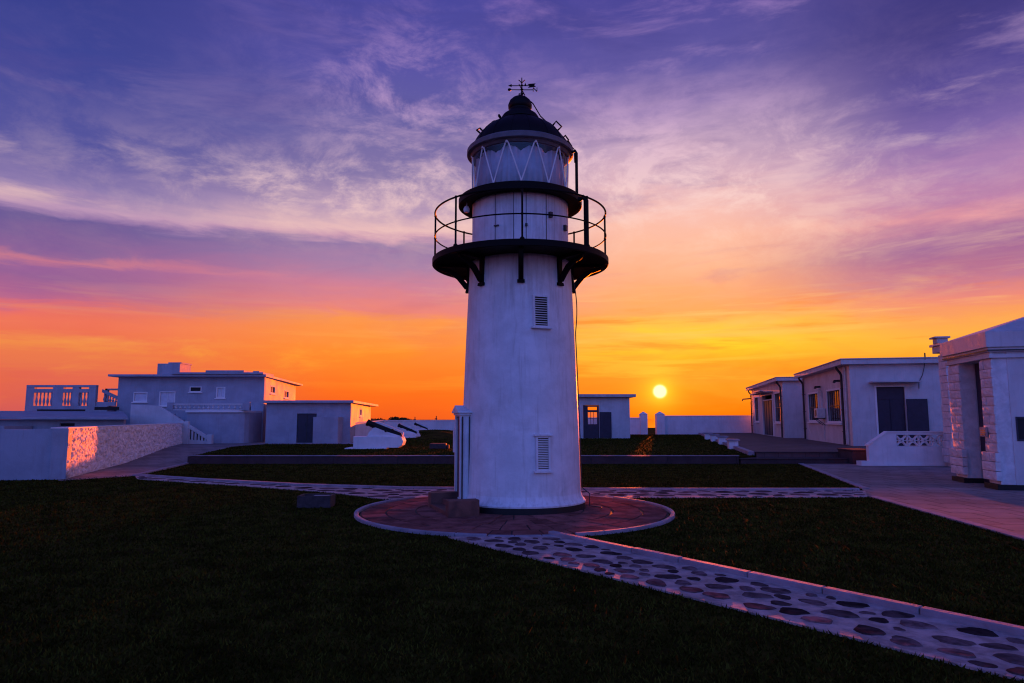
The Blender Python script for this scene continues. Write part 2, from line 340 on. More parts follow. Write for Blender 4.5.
# ------------------------------------------------------------------ ground, lawns, paths
mb = MB(); mb.prism([(-120,-40),(120,-40),(120,72),(-120,72)], -28, 0)
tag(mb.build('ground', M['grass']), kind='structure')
mb = MB(); N_ = 48; mb.add([(30000*math.cos(2*math.pi*k/N_), 30000*math.sin(2*math.pi*k/N_), -22) for k in range(N_)], [tuple(range(N_))])
tag(mb.build('sea', M['sea']), kind='structure')

D1 = Vector((math.sin(R(12.2)), math.cos(R(12.2)), 0)); D2 = Vector((math.cos(R(12.2)), -math.sin(R(12.2)), 0)); UZ = Vector((0,0,1))
ZU = .25; ZP = .38; YS = 24.5
# raised back lawn, one displaced sheet with a gentle mound under the guns
lawn_poly = [(-11.5,YS+.16),(8.05,YS+.16),(8.9,25.3),(16.2,58.8),(-30,58.8),(-30,45),(-8.4,45),(-8.4,36.9),(-12.9,36.6),(-13.4,33)]
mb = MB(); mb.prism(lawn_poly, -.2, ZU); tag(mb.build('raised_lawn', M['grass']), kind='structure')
def mound_z(x, y):
    return .62*math.exp(-(((x+5.0)/3.6)**2 + ((y-44)/5.5)**2))
mb = MB(); nx, ny = 40, 40; vs = []; fs = []
for j in range(ny+1):
    for i in range(nx+1):
        x = -13.5+14*i/nx if False else -8.3+10.5*i/nx; y = 33+22*j/ny; e = min(i,nx-i)/nx*4; e2 = min(j,ny-j)/ny*4; e = min(1,e)*min(1,e2)
        vs.append((x, y, ZU-.01+.016*1+(mound_z(x,y)+.05*mn.noise(Vector((x*.6,y*.6,0))))*e))
for j in range(ny):
    for i in range(nx): fs.append((j*(nx+1)+i, j*(nx+1)+i+1, (j+1)*(nx+1)+i+1, (j+1)*(nx+1)+i))
mb.add(vs, fs); tag(mb.build('grass_mound', M['grass'], smooth=True), kind='structure')
# low retaining step in front of the raised lawn
mb = MB(); x = -11.5
while x < 8.0:
    L = min(8.05-x, 1.1+.5*random.random()); mb.box((x,YS,-.1),(x+L-.006,YS+.155,ZU+.018+random.uniform(-.006,.006))); x += L
tag(mb.build('retaining_kerb', M['riser'], bevel=.012), kind='structure')
mb = MB(); mb.box((-11.5,YS-.02,ZU+.026),(8.05,YS+.17,ZU+.05)); tag(mb.build('retaining_coping', M['kerb'], bevel=.006), kind='structure')
# right paved terrace and its broad steps
c0 = Vector((8.9,25.3,0)); c1 = c0+D1*34.2
mb = MB(); mb.prism([(8.95,25.3),(12.7,25.3),(12.7,24.1),(40,24.1),(40,62),(c1.x,58.8)], -.2, ZP)
tag(mb.build('paved_terrace', M['plateau']), kind='structure')
mb = MB(); mb.box((8.1,YS,-.1),(11.9,25.29,.19)); mb.box((8.07,YS-.03,.165),(11.9,YS+.3,.195)); mb.box((8.9,25.26,.35),(12.0,25.6,.386))
tag(mb.build('terrace_steps', M['riser'], bevel=.012), kind='structure')
mb = MB(); p = c0+Vector((0,.05,0)); mb.obox(p+UZ*.2, D1*34, -D2*.22, UZ*(.2)); tag(mb.build('terrace_kerb', M['kerb'], bevel=.015), kind='structure')
# right pavement
pv = [P(802,464.5), P(862,489.5), P(868,497), P(1024,541), P(1250,602), Vector((40,6,0)), Vector((40,24.5,0)), Vector((12.0,24.5,0))]
pv[0] = Vector((10.25,24.48,0))
mb = MB(); mb.prism([(q.x,q.y) for q in pv], -.05, .014); tag(mb.build('pavement', M['pave']), kind='structure')
def strip(mb, pts, wd, z0, z1):             # kerb band following points, wd to the left of travel
    pts = [Vector((p[0],p[1],0)) for p in pts]; n = len(pts); L = []
    for i in range(n):
        a = pts[max(0,i-1)]; b = pts[min(n-1,i+1)]; t = (b-a).normalized(); L.append(pts[i]+Vector((-t.y,t.x,0))*wd)
    for i in range(n-1):
        q = [pts[i],pts[i+1],L[i+1],L[i]]; mb.prism([(v.x,v.y) for v in q], z0, z1)
mb = MB(); a, b, c = P(802,464.5), P(862,489.5), P(868,497)
strip(mb, [Vector((10.12,24.45,0)), P(862,489.2)], .16, -.05, .032); strip(mb, [c, P(1024,541), P(1250,602)], .16, -.05, .03)
tag(mb.build('pavement_kerb', M['kerb'], bevel=.006), kind='structure')
# left pavement rising to the forecourt of the left buildings
wn0 = P(64,479.5); wn1 = P(186,447.5)
mb = MB()
pl = [(P(60,481)-Vector((0,.1,0))), P(137,476.3), Vector((-11.55,24.5,0)), Vector((-13.42,33,0)), Vector((-19.5,33,0)), Vector((-15,24.5,0))]
zs = [.012,.012,.012,.262,.262,.012]
n = len(pl); mb.add([(p.x,p.y,z) for p,z in zip(pl,zs)], [(0,1,2,5),(5,2,3,4)])
mb.add([(-45,33,.262),(-13.42,33,.262),(-12.92,36.6,.262),(-8.42,36.9,.262),(-8.42,46,.262),(-45,46,.262)], [(0,1,2,3,4,5)])
mb.add([(-45,33,.262),(-45,33,0),(-19.5,33,0),(-19.5,33,.262)], [(0,1,2,3)])
tag(mb.build('forecourt', M['pave']), kind='structure')
mb = MB(); strip(mb, [(-12.9,36.45),(-8.3,36.75)], .15, .2, .31); strip(mb, [P(137,476.3),(-11.45,24.5),(-13.3,33),(-12.8,36.5)], .13, -.1, .05)
tag(mb.build('forecourt_kerb', M['kerb'], bevel=.008), kind='structure')

TC = Vector((.155, 12.57, 0)); PC = Vector((.04, 12.12, 0)); PR = 2.72
# diagonal path and back path polygons
dl0, dl1 = P(448,538), P(1060,692); du0, du1 = P(548,536), P(1100,656)
dpoly = [dl0, dl1, du1, du0]
bk_far = [P(135,476.2), P(200,481), P(300,486.5), P(400,489.6), P(520,490.8), P(865,491.2)]
bk_near = [P(868,497.5), P(660,498.2), P(520,498.5), P(385,500), P(330,493), P(250,487), P(137,479.5)]
bpoly = bk_far + bk_near
def inside(x, y, poly):
    c = False; n = len(poly)
    for i in range(n):
        a, b = poly[i], poly[(i+1)%n]
        if (a[1] > y) != (b[1] > y) and x < (b[0]-a[0])*(y-a[1])/(b[1]-a[1])+a[0]: c = not c
    return c
def edge_d(x, y, poly):
    d = 9; n = len(poly); q = Vector((x,y))
    for i in range(n):
        a, b = Vector(poly[i][:2]), Vector(poly[(i+1)%n][:2]); t = max(0,min(1,(q-a).dot(b-a)/max(1e-9,(b-a).length_squared))); d = min(d,(a+(b-a)*t-q).length)
    return d
def stones(mb, poly, cnt, rmin, rmax, gap, z, cx=None, axis=None, el_=1.22):
    xs = [p[0] for p in poly]; ys = [p[1] for p in poly]; placed = []
    for it in range(cnt):
        x = random.uniform(min(xs),max(xs)); y = random.uniform(min(ys),max(ys)); r = rmax+(rmin-rmax)*(it/cnt)**.8
        if not inside(x,y,poly) or edge_d(x,y,poly) < r*.95+.03: continue
        if (Vector((x,y,0))-PC).length < PR+.02+r: continue
        if any((x-a)**2+(y-b)**2 < (r+q+gap)**2 for a,b,q in placed): continue
        placed.append((x,y,r))
    for x,y,r in placed:
        k = 14; p1_, p2_, p3_ = [random.uniform(0,6.28) for _ in range(3)]; th = random.uniform(-.5,.5)+(axis or 0); ring = []
        for i in range(k):
            a = 2*math.pi*i/k+random.uniform(-.08,.08); rr2 = r*(.9+.10*math.sin(2*a+p1_)+.09*math.sin(3*a+p2_)+.05*math.sin(5*a+p3_))
            dx, dy = math.cos(a)*rr2*el_, math.sin(a)*rr2/el_**.5
            ring.append((x+dx*math.cos(th)-dy*math.sin(th), y+dx*math.sin(th)+dy*math.cos(th)))
        h = random.uniform(.004,.012); c = (sum(p[0] for p in ring)/k, sum(p[1] for p in ring)/k)
        vs = [(p[0],p[1],z-.004) for p in ring]+[(c[0]+(p[0]-c[0])*.9,c[1]+(p[1]-c[1])*.9,z+h) for p in ring]
        mb.add(vs, [tuple(range(k,2*k))]+[(i,(i+1)%k,(i+1)%k+k,i+k) for i in range(k)])
    return placed
mb = MB(); mb.prism([(p.x,p.y) for p in dpoly], -.05, .018)
mb.cur = 1; ax = math.atan2(dl1.y-dl0.y, dl1.x-dl0.x)
stones(mb, [(p.x,p.y) for p in dpoly], 9000, .045, .125, .032, .018, axis=ax)
stones_o = tag(mb.build('stone_path', [M['mortar'], M['cobble']]), kind='structure')
mb = MB(); dd = (du1-du0).normalized(); nn = Vector((-dd.y,dd.x,0))
x = 0; Lk = (du1-du0).length
while x < Lk:
    l = min(Lk-x, random.uniform(.7,1.0)); a = du0+dd*x; mb.obox(a-nn*.0+UZ*-.05, dd*(l-.008), nn*.1, UZ*(.12+random.uniform(-.004,.004))); x += l
mb2 = MB()
tag(mb.build('path_kerb', M['kerb'], bevel=.012), kind='structure')
mb = MB(); mb.prism([(p.x,p.y) for p in bpoly], -.05, .016); mb.cur = 1
stones(mb, [(p.x,p.y) for p in bpoly], 9000, .07, .21, .06, .016, axis=0, el_=1.25)
mb.cur = 2; 
tag(mb.build('cross_path', [M['mortar'], M['cobble']]), kind='structure')
mb = MB(); strip(mb, [P(135,476.2),P(200,480.8),P(300,486.3),P(400,489.4),P(520,490.6),P(700,491),P(860,491)], .13, -.05, .06)
tag(mb.build('cross_path_kerb', M['kerb'], bevel=.01), kind='structure')

# round paving round the tower: rings of wedge stones
mb = MB(); mb.lathe([(0.01,.006),(PR-.1,.006),(PR-.1,-.05)], 96, (PC.x,PC.y,.014)); mb.cur = 1
for (r0, r1, n) in [(.7,1.2,22),(1.2,1.7,30),(1.7,2.2,34),(2.2,PR-.11,38)]:
    offs = random.random()
    a = [2*math.pi*(k+offs+random.uniform(-.22,.22))/n for k in range(n)]
    for k in range(n):
        a0, a1 = a[k], a[(k+1)%n]+(2*math.pi if k==n-1 else 0)
        g = .013; ra, rb = r0+g, r1-g+random.uniform(-.03,.0)
        q0, q1 = a0+g/rb, a1-g/rb; h = .026+random.uniform(0,.008); m_ = 3; top = []
        for t in range(m_+1): top.append((PC.x+rb*math.cos(q0+(q1-q0)*t/m_), PC.y+rb*math.sin(q0+(q1-q0)*t/m_)))
        for t in range(m_,-1,-1): top.append((PC.x+ra*math.cos(q0+(q1-q0)*t/m_), PC.y+ra*math.sin(q0+(q1-q0)*t/m_)))
        mb.prism(top, .01, h)
tag(mb.build('round_paving', [M['joint'], M['tile']]), kind='structure')
mb = MB()
def arc(a0, a1, r0, r1, z0, z1, n):
    for k in range(n):
        b0, b1 = R(a0+(a1-a0)*k/n), R(a0+(a1-a0)*(k+.985)/n)
        mb.prism([(PC.x+r*math.cos(b), PC.y+r*math.sin(b)) for r,b in ((r0,b0),(r1,b0),(r1,(b0+b1)/2),(r1,b1),(r0,b1),(r0,(b0+b1)/2))], z0, z1)
arc(-72, 42, PR-.07, PR, -.05, .05, 12); arc(138, 262, PR-.07, PR, -.05, .05, 13); arc(262,286, PR-.12, PR-.03, -.05,.03, 3)
tag(mb.build('round_paving_kerb', M['kerb'], bevel=.012), kind='structure')

# grass blades on the near lawns
def ins(X, Y, poly):
    c = np.zeros(len(X), bool)
    for i in range(len(poly)):
        a, b = poly[i], poly[(i+1)%len(poly)]; m1 = (a[1] > Y) != (b[1] > Y)
        with np.errstate(divide='ignore', invalid='ignore'): xx = (b[0]-a[0])*(Y-a[1])/(b[1]-a[1])+a[0]
        c ^= m1 & (X < xx)
    return c
def blades(name, label, X, Y, Z, hs):
    n2 = len(X); a = np.random.rand(n2)*2*np.pi; h = hs*(.4+np.random.rand(n2)**1.5); wd = (.0025+.0035*np.random.rand(n2))*(1+Y/6)
    lx, ly = (np.random.rand(n2)-.5)*.05, (np.random.rand(n2)-.5)*.05
    v = np.zeros((n2,3,3)); v[:,0] = np.stack([X-np.cos(a)*wd, Y-np.sin(a)*wd, Z], 1); v[:,1] = np.stack([X+np.cos(a)*wd, Y+np.sin(a)*wd, Z], 1)
    v[:,2] = np.stack([X+lx, Y+ly, Z+h], 1)
    me = bpy.data.meshes.new(name); me.vertices.add(n2*3); me.vertices.foreach_set('co', v.ravel())
    me.loops.add(n2*3); me.loops.foreach_set('vertex_index', np.arange(n2*3)); me.polygons.add(n2)
    me.polygons.foreach_set('loop_start', np.arange(n2)*3); me.update(calc_edges=True); me.materials.append(M['blade'])
    o = bpy.data.objects.new(name, me); C.objects.link(o); o['kind'] = 'stuff'; o['label'] = label; o['category'] = 'grass'
n = 330000
Y = 2.6+(24.42-2.6)*np.random.rand(n)**1.35; X = (np.random.rand(n)-.5)*2*(Y*.80+.6)
dark = [[(p.x,p.y) for p in dpoly], [(p.x,p.y) for p in bpoly], [(q.x,q.y) for q in pv], [(p.x,p.y) for p in (du0, du1, du1+nn*.11, du0+nn*.11)],
        [(p.x,p.y) for p in (P(64,480), P(137,475.5), Vector((-11.3,24.6,0)), Vector((-20,40,0)), Vector((-60,40,0)), Vector((-60,18.3,0)))]]
ok = np.hypot(X-PC.x, Y-PC.y) > PR+.03
for q_ in dark: ok &= ~ins(X, Y, q_)
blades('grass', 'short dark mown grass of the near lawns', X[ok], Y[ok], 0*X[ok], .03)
n = 160000
Y = 24.7+(58-24.7)*np.random.rand(n)**1.4; X = -17+34*np.random.rand(n)
ok = ins(X, Y, [(p[0],p[1]) for p in lawn_poly]) & ~((X < -7.5) & (Y > 36.6))
X, Y = X[ok], Y[ok]
inm = (X > -7.8) & (X < 1.7) & (Y > 33.8) & (Y < 54.5)
Z = ZU-.01+np.where(inm, .62*np.exp(-(((X+5.0)/3.6)**2 + ((Y-44)/5.5)**2)), 0)
blades('grass', 'short dark grass of the raised back lawn', X, Y, Z, .045)

# ------------------------------------------------------------------ lighthouse (local origin at the tower foot)
LH = thing('lighthouse', 'round white lighthouse with black gallery and black domed lantern roof', 'lighthouse', TC)
TD = TC.y
def zz(py, Y=TD): return W(512, py, Y).z
def rad(half, z): 
    t = half/F*(TD*CT+(z-EYE)*ST); return TD*math.sin(math.atan(t/TD))
# black foot band, white moulding, tapered shaft
MB().lathe([(1.0,0),(1.172,0),(1.172,.02),(1.158,.127),(1.1,.127)], 96).build('foot_band', M['darkband'], LH, smooth=True)
MB().lathe([(1.09,.128),(1.165,.13),(1.172,.155),(1.14,.19),(1.105,.24),(1.09,.3),(1.07,.3)], 96).build('base_moulding', M['tower'], LH, smooth=True)
zt = 4.46; prof = []
for i in range(25):
    z = .29+(zt-.29)*i/24; t = i/24; r = 1.087-.144*t+.012*math.sin(math.pi*t); prof.append((r, z))
def shaft_r(z): t = (z-.29)/(zt-.29); return 1.087-.144*t+.012*math.sin(math.pi*t)
MB().lathe(prof, 128).build('tower_shaft', M['tower'], LH, smooth=True)
# gallery deck
GR = 1.63
mb = MB(); mb.lathe([(.9,4.465),(1.58,4.465),(1.585,4.42),(GR,4.415),(GR+.012,4.425),(GR+.012,4.525),(GR,4.535),(.8,4.535)], 96)
deck = mb.build('gallery_deck', M['black'], LH, smooth=True)
for k in range(8):
    a = -math.pi/2+k*math.pi/4; c, s = math.cos(a), math.sin(a); rn = shaft_r(4.05); mb = MB(); o = Vector((c*(rn-.02),s*(rn-.02),0)); u = Vector((c,s,0)); n_ = Vector((-s,c,0))
    tdp = .045
    mb.xprism([(0,3.98),(.055,3.97),(.06,4.462),(0,4.462)], o-n_*tdp, u, n_, 2*tdp)            # upright leg
    mb.xprism([(.0,3.93),(.085,3.93),(.07,3.985),(0,3.985)], o-n_*.065, u, n_, .13)         # foot pad
    mb.xprism([(.04,4.40),(.56,4.42),(.60,4.462),(.04,4.462)], o-n_*tdp, u, n_, 2*tdp)         # top flange
    pts = [(.05,4.00),(.10,4.00),(.16,4.08),(.25,4.19),(.38,4.29),(.57,4.36),(.58,4.42),(.36,4.37),(.20,4.28),(.12,4.18),(.05,4.10)]
    mb.xprism(pts, o-n_*.03, u, n_, .06)
    mb.build('bracket', M['black'], LH, bevel=.004)
# railing
RR = 1.6
for k in range(8):
    a = -math.pi/2+k*math.pi/4+R(.5); x, y = RR*math.cos(a), RR*math.sin(a)
    mb = MB(); mb.tube([(x,y,4.5),(x,y,5.40)], .018, 10); mb.lathe([(.001,0),(.04,0),(.04,.02),(.022,.035),(.018,.05)], 12, (x,y,4.535)); mb.lathe([(.001,.03),(.018,.022),(.026,0),(.018,-.022),(.001,-.03)], 12, (x,y,5.40))
    mb.lathe([(.018,-.022),(.026,0),(.018,.022)], 12, (x,y,4.965)); mb.build('railing_post', M['black'], LH, smooth=True)
def ring(z, r, t, n=96): return [(r*math.cos(2*math.pi*i/n), r*math.sin(2*math.pi*i/n), z) for i in range(n)]
for z, t in ((5.40,.017),(4.965,.013)):
    mb = MB(); mb.tube(ring(z,RR,t), t, 8, closed=True); mb.build('railing_rail', M['black'], LH, smooth=True)
# watch room drum
drum_r = rad(48, 5.0)
drum = MB().lathe([(drum_r+.02,4.53),(drum_r+.02,4.57),(drum_r,4.585),(drum_r,5.60),(drum_r-.1,5.60)], 96).build('service_drum', M['tower'], LH, smooth=True)
def on_cyl(mb, r, a, hw, z0, z1, t, n=8):    # curved plate on a cylinder
    q = []
    for i in range(n+1):
        b = a-hw/r+2*hw/r*i/n; q.append((math.cos(b), math.sin(b)))
    mb.prism([(c*(r+t),s*(r+t)) for c,s in q]+[(c*(r-.01),s*(r-.01)) for c,s in q[::-1]], z0, z1)
mb = MB()
for a in (-98,-84,-60,-120): mb = MB(); on_cyl(mb, drum_r, R(a), .006, 4.60, 5.57, .006, 1); mb.build('plate_seam', M['pipe' if a == -60 else 'cornice'], drum)
for a_, hw_, q0_, q1_, t_ in ((-118,.045,4.98,5.0,.03),(-84,.02,4.95,5.0,.03),(-55,.03,5.15,5.25,.05),(-28,.04,5.0,5.1,.05),(-22,.04,4.72,4.79,.05)):
    mb = MB(); on_cyl(mb, drum_r, R(a_), hw_, q0_, q1_, t_); mb.build('wall_fitting', M['pipe'], drum)
# lantern gallery
lg = rad(61, 5.65)
lgd = MB().lathe([(drum_r-.05,5.58),(lg-.04,5.58),(lg-.035,5.55),(lg,5.55),(lg+.012,5.56),(lg+.012,5.68),(lg,5.69),(.8,5.70)], 96).build('lantern_gallery', M['black'], LH, smooth=True)
# lantern room
gl = rad(47.3, 6.1)-.0
zc0, zc1 = 5.69, 6.55
MB().lathe([(gl-.02,zc0),(gl+.03,zc0),(gl+.03,5.755),(gl-.02,5.765)], 96).build('lantern_sill', M['trim'], LH, smooth=True)
MB().lathe([(gl,5.76),(gl,zc1)], 96).build('lantern_glass', M['glass'], LH, smooth=True)
NB = 11; bar0 = R(-90+17)
for k in range(NB):
    a = bar0+2*math.pi*k/NB
    mb = MB()
    for sgn in (-1, 1):
        b = a+sgn*math.pi/NB*.94; pts = [((gl+.012)*math.cos(a+sgn*.018+(b-a)*t), (gl+.012)*math.sin(a+sgn*.018+(b-a)*t), 6.52-(6.52-5.775)*t) for t in [i/8 for i in range(9)]]
        mb.tube(pts, .0135, 6)
    mb.lathe([(.001,-.02),(.03,-.02),(.03,.02),(.001,.02)], 8, ((gl+.012)*math.cos(a),(gl+.012)*math.sin(a),6.51))
    mb.build('lattice_bar', M['trim'], LH)
mb = MB(); n = 220; vs = []; 
for i in range(n):
    a = 2*math.pi*i/n; rr3 = gl-.07+.018*math.sin(a*44)+.01*math.sin(a*17+1); top = 6.47-.13*abs(math.sin((a-bar0)*NB/2))**.7-.02*random.random()
    top = 6.34+.13*abs(math.cos((a-bar0)*NB/2))**.6
    vs += [(rr3*math.cos(a),rr3*math.sin(a),5.72),((rr3-.01)*math.cos(a),(rr3-.01)*math.sin(a),top)]
mb.add(vs, [(2*i,2*((i+1)%n),2*((i+1)%n)+1,2*i+1) for i in range(n)]); cu = mb.build('curtain', M['cloth'], LH, smooth=True)
sm = cu.modifiers.new('thick','SOLIDIFY'); sm.thickness = .006
MB().lathe([(.001,5.7),(.22,5.7),(.22,5.95),(.3,5.98),(.33,6.15),(.3,6.3),(.2,6.4),(.001,6.42)], 32).build('lamp_pedestal', M['dark'], LH, smooth=True)
# cornice and dome
cr_ = rad(52.5, 6.6)
MB().lathe([(gl-.04,6.50),(gl+.02,6.50),(gl+.04,6.53),(cr_-.05,6.55),(cr_,6.555),(cr_+.012,6.565),(cr_+.012,6.645),(cr_-.01,6.665),(.93,6.70),(.86,6.725)], 96).build('roof_cornice', M['cornice'], LH, smooth=True)
dprof = [(.895,6.70),(.89,6.75),(.865,6.81),(.83,6.88),(.765,6.975),(.67,7.07),(.56,7.15),(.45,7.215),(.37,7.25),(.335,7.26)]
dome = MB().lathe(dprof, 96).build('dome', M['dome'], LH, smooth=True)
mb = MB()
for k in range(16):
    a = 2*math.pi*(k+.5)/16; mb.tube([((r+.002)*math.cos(a),(r+.002)*math.sin(a),z) for r,z in dprof], .008, 6)
mb.build('dome_seam', M['dome'], dome, smooth=True)
cup = MB().lathe([(.335,7.24),(.37,7.27),(.362,7.33),(.33,7.38),(.27,7.425),(.225,7.46),(.205,7.485),(.205,7.51),(.226,7.535),(.23,7.60),(.20,7.68),(.145,7.735),(.07,7.77),(.035,7.78),(.03,7.81),(.001,7.815)], 48).build('cupola', M['dome'], LH, smooth=True)
def dome_at(z):
    for (r0,z0),(r1,z1) in zip(dprof, dprof[1:]):
        if z0 <= z <= z1: return r0+(r1-r0)*(z-z0)/(z1-z0)
    return .34
for az_, z_, s_ in [(-170,7.0,.12),(-140,7.2,.09),(-22,7.03,.13),(-6,6.86,.10),(-2,6.76,.12),(-172,7.2,.08),(60,7.0,.1),(110,7.0,.1)]:
    a = R(az_); r = dome_at(z_); u = Vector((math.cos(a),math.sin(a),0)); t = Vector((-u.y,u.x,0)); nm = (u+UZ*.9).normalized(); dn_ = (u*.7-UZ*.75).normalized()
    o = Vector((u.x*r,u.y*r,z_)); side = (t*.6+dn_*.8).normalized()
    pts = [o-side*s_*.5, o-side*s_*.55+nm*s_*.75, o+side*s_*.55+nm*s_*.75, o+side*s_*.5]
    MB().tube(pts, .017, 6).build('grab_handle', M['black'], LH)
# lightning cable from the cupola over the dome
pts = [(.10,0,7.77),(.25,-.03,7.62),(.39,-.05,7.36),(.50,-.07,7.24),(.72,-.1,7.04),(.89,-.12,6.82),(cr_+.02,-.14,6.66),(cr_+.03,-.14,6.4)]
MB().tube(pts, .012, 6).build('lightning_cable', M['black'], LH)
# vertical pipes on the right
a = R(-8); 
x0 = (585.6-522)/F*12.9; pa = Vector(((575.5-521)/F*13.05, -.35, 0))
MB().tube([(pa.x-.09,pa.y,6.52),(pa.x-.02,pa.y,6.545),(pa.x,pa.y,6.5),(pa.x,pa.y,5.68)], .028, 10).build('vent_pipe', M['black'], LH, smooth=True)
pb = Vector(((586-521)/F*12.0, -.95, 0))
MB().tube([(pb.x-.12,pb.y+.05,5.43),(pb.x-.05,pb.y,5.46),(pb.x,pb.y,5.4),(pb.x,pb.y,4.48)], .045, 12).build('vent_pipe', M['black'], LH, smooth=True)
mb = MB(); q = R(-200+0); wx, wy = (lg-.12)*math.cos(R(-165)), (lg-.12)*math.sin(R(-165))
mb.lathe([(.001,-.07),(.05,-.06),(.06,0),(.035,.05),(.001,.06)], 12, (wx,wy,5.46)); mb.tube([(wx,wy,5.49),(wx,wy,5.6)], .012, 6); mb.build('gallery_lamp', M['trim'], LH, smooth=True)
# cable hanging down the right side
mb = MB(); pts = []
for i in range(40):
    z = 4.25-(4.25-.05)*i/39; off = .02+.05*math.sin(max(0,min(1,(4.25-z)/1.1))*math.pi); aa = R(-6)
    rr4 = (shaft_r(max(z,.3)) if z > .32 else 1.22)+off; pts.append((rr4*math.cos(aa),rr4*math.sin(aa),z))
pts += [(1.30,-.16,.05),(1.42,-.3,.045),(1.40,-.42,.045)]
mb.tube(pts, .010, 6); mb.build('power_cable', M['pipe'], LH)
# weather vane
vane = thing('weather_vane', None, None); 
for k_ in ('label','category'): 
    if k_ in vane: del vane[k_]
vane.parent = LH; vane.location = (.035,0,-.01); vane.scale = (1.12,1.12,1)
MB().tube([(0,0,7.8),(0,0,8.17)], [.016,.008], 8).build('spindle', M['black'], vane)
mb = MB(); mb.lathe([(.001,-.03),(.03,0),(.001,.03)], 12, (0,0,7.93)); mb.build('finial', M['black'], vane); mb = MB(); mb.lathe([(.001,-.02),(.024,0),(.001,.02)], 12, (0,0,8.02)); mb.build('finial', M['black'], vane); mb = MB()
for s_ in (-1,1): mb.tube([(0,0,8.06),(s_*.03,0,8.10),(s_*.055,0,8.125)], .008, 6)
mb.build('finial', M['black'], vane)
for k in range(4): a = k*math.pi/2+.3; MB().tube([(math.cos(a)*.05,math.sin(a)*.05,7.79),(math.cos(a)*.055,math.sin(a)*.055,7.83),(0,0,7.87)], .008, 6).build('scroll', M['black'], vane)
ua = Vector((math.cos(R(-15)),math.sin(R(-15)),0)); ub = Vector((-ua.y,ua.x,0))
mb = MB(); mb.tube([-ua*.20+UZ*7.955, ua*.20+UZ*7.895], .008, 6); mb.tube([-ub*.2+UZ*7.93, ub*.2+UZ*7.93], .008, 6)
mb.lathe([(.001,-.03),(.03,-.012),(.03,.012),(.001,.03)], 12, (-ua.x*.22,-ua.y*.22,7.96))
mb.build('cross_arm', M['black'], vane)
def glyph(ch, c, s):
    cu_ = bpy.data.curves.new('letter','FONT'); cu_.body = ch; cu_.size = s; cu_.extrude = .008; cu_.align_x = 'CENTER'; cu_.align_y = 'CENTER'
    o = bpy.data.objects.new('tmp', cu_); C.objects.link(o); dg = bpy.context.evaluated_depsgraph_get(); me = bpy.data.meshes.new_from_object(o.evaluated_get(dg)); bpy.data.objects.remove(o)
    me.materials.clear(); me.materials.append(M['black']); l = bpy.data.objects.new('letter', me); C.objects.link(l); l.parent = vane; l.location = c; l.rotation_euler = (math.pi/2,0,0); return l
glyph('N', ua*.235+UZ*7.89, .12)
mb = MB(); uc = Vector((math.cos(R(-12)),math.sin(R(-12)),0)); nc = Vector((-uc.y,uc.x,0))
mb.tube([-uc*.19+UZ*8.03, uc*.2+UZ*7.985], .008, 6)
mb.xprism([(-.24,8.035),(-.18,8.06),(-.18,8.005)], -nc*.006, uc, nc, .012)
mb.xprism([(.10,8.03),(.24,8.025),(.215,7.995),(.245,7.96),(.11,7.955),(.14,7.99)], -nc*.006, uc, nc, .012)
mb.xprism([(.04,8.0),(.065,8.06),(.08,8.0)], -nc*.006, uc, nc, .012)
mb.build('wind_arrow', M['black'], vane)
# louvred windows
def louvre(px, py0, py1, hw, sill):
    a = -math.pi/2+math.asin((px-521.)/F*11.6/1.02); z1, z0 = zz(py0,11.55), zz(py1,11.55); zm = (z0+z1)/2; r = shaft_r(zm)
    c, s = math.cos(a), math.sin(a); u = Vector((-s,c,0)); n_ = Vector((c,s,0)); slope = (shaft_r(z1)-shaft_r(z0))/(z1-z0)
    def at(x, z, d): rr5 = shaft_r(z); off = rr5-math.sqrt(max(0,rr5*rr5-x*x)); return n_*(rr5-off*0+d-.03)+u*x+UZ*z
    f = MB(); fw = .035
    for x0, x1, a0, a1 in ((-hw,-hw+fw,z0,z1),(hw-fw,hw,z0,z1),(-hw+fw,hw-fw,z0,z0+fw),(-hw+fw,hw-fw,z1-fw,z1)):
        p = [at(x0,a0,0),at(x1,a0,0),at(x1,a1,0),at(x0,a1,0)]; q = [v+n_*.065 for v in p]
        f.add(p+q, [(0,1,2,3),(7,6,5,4),(0,4,5,1),(1,5,6,2),(2,6,7,3),(3,7,4,0)])
    for zq in ((z0-.03,) if sill else (z0-.02,))+((z1,) if sill else ()):
        f.obox(at(-hw-.035,zq,0), u*(2*hw+.07), n_*.095, UZ*.03)
    fr = f.build('window', M['tower'], LH, bevel=.004)
    b = MB(); b.obox(at(-hw+fw,z0+fw,0), u*(2*hw-2*fw), n_*.036, at(0,z1-fw,0)-at(0,z0+fw,0)); b.build('back_panel', M['box' if sill else 'dark'], fr)
    sl_ = MB(); n = 17 if sill else 12
    for i in range(n):
        zq = z0+fw+.012+(z1-z0-2*fw-.02)*(i+.5)/n; o = at(-hw+fw,zq,0)
        sl_.obox(o+n_*.064-UZ*.012, u*(2*hw-2*fw), -n_*.025+UZ*.012, UZ*.006+n_*.003)
    sl_.build('louvre', M['trim'], fr)
louvre(541.8, 294, 327, .15, False); louvre(541.3, 436, 471, .13, True)
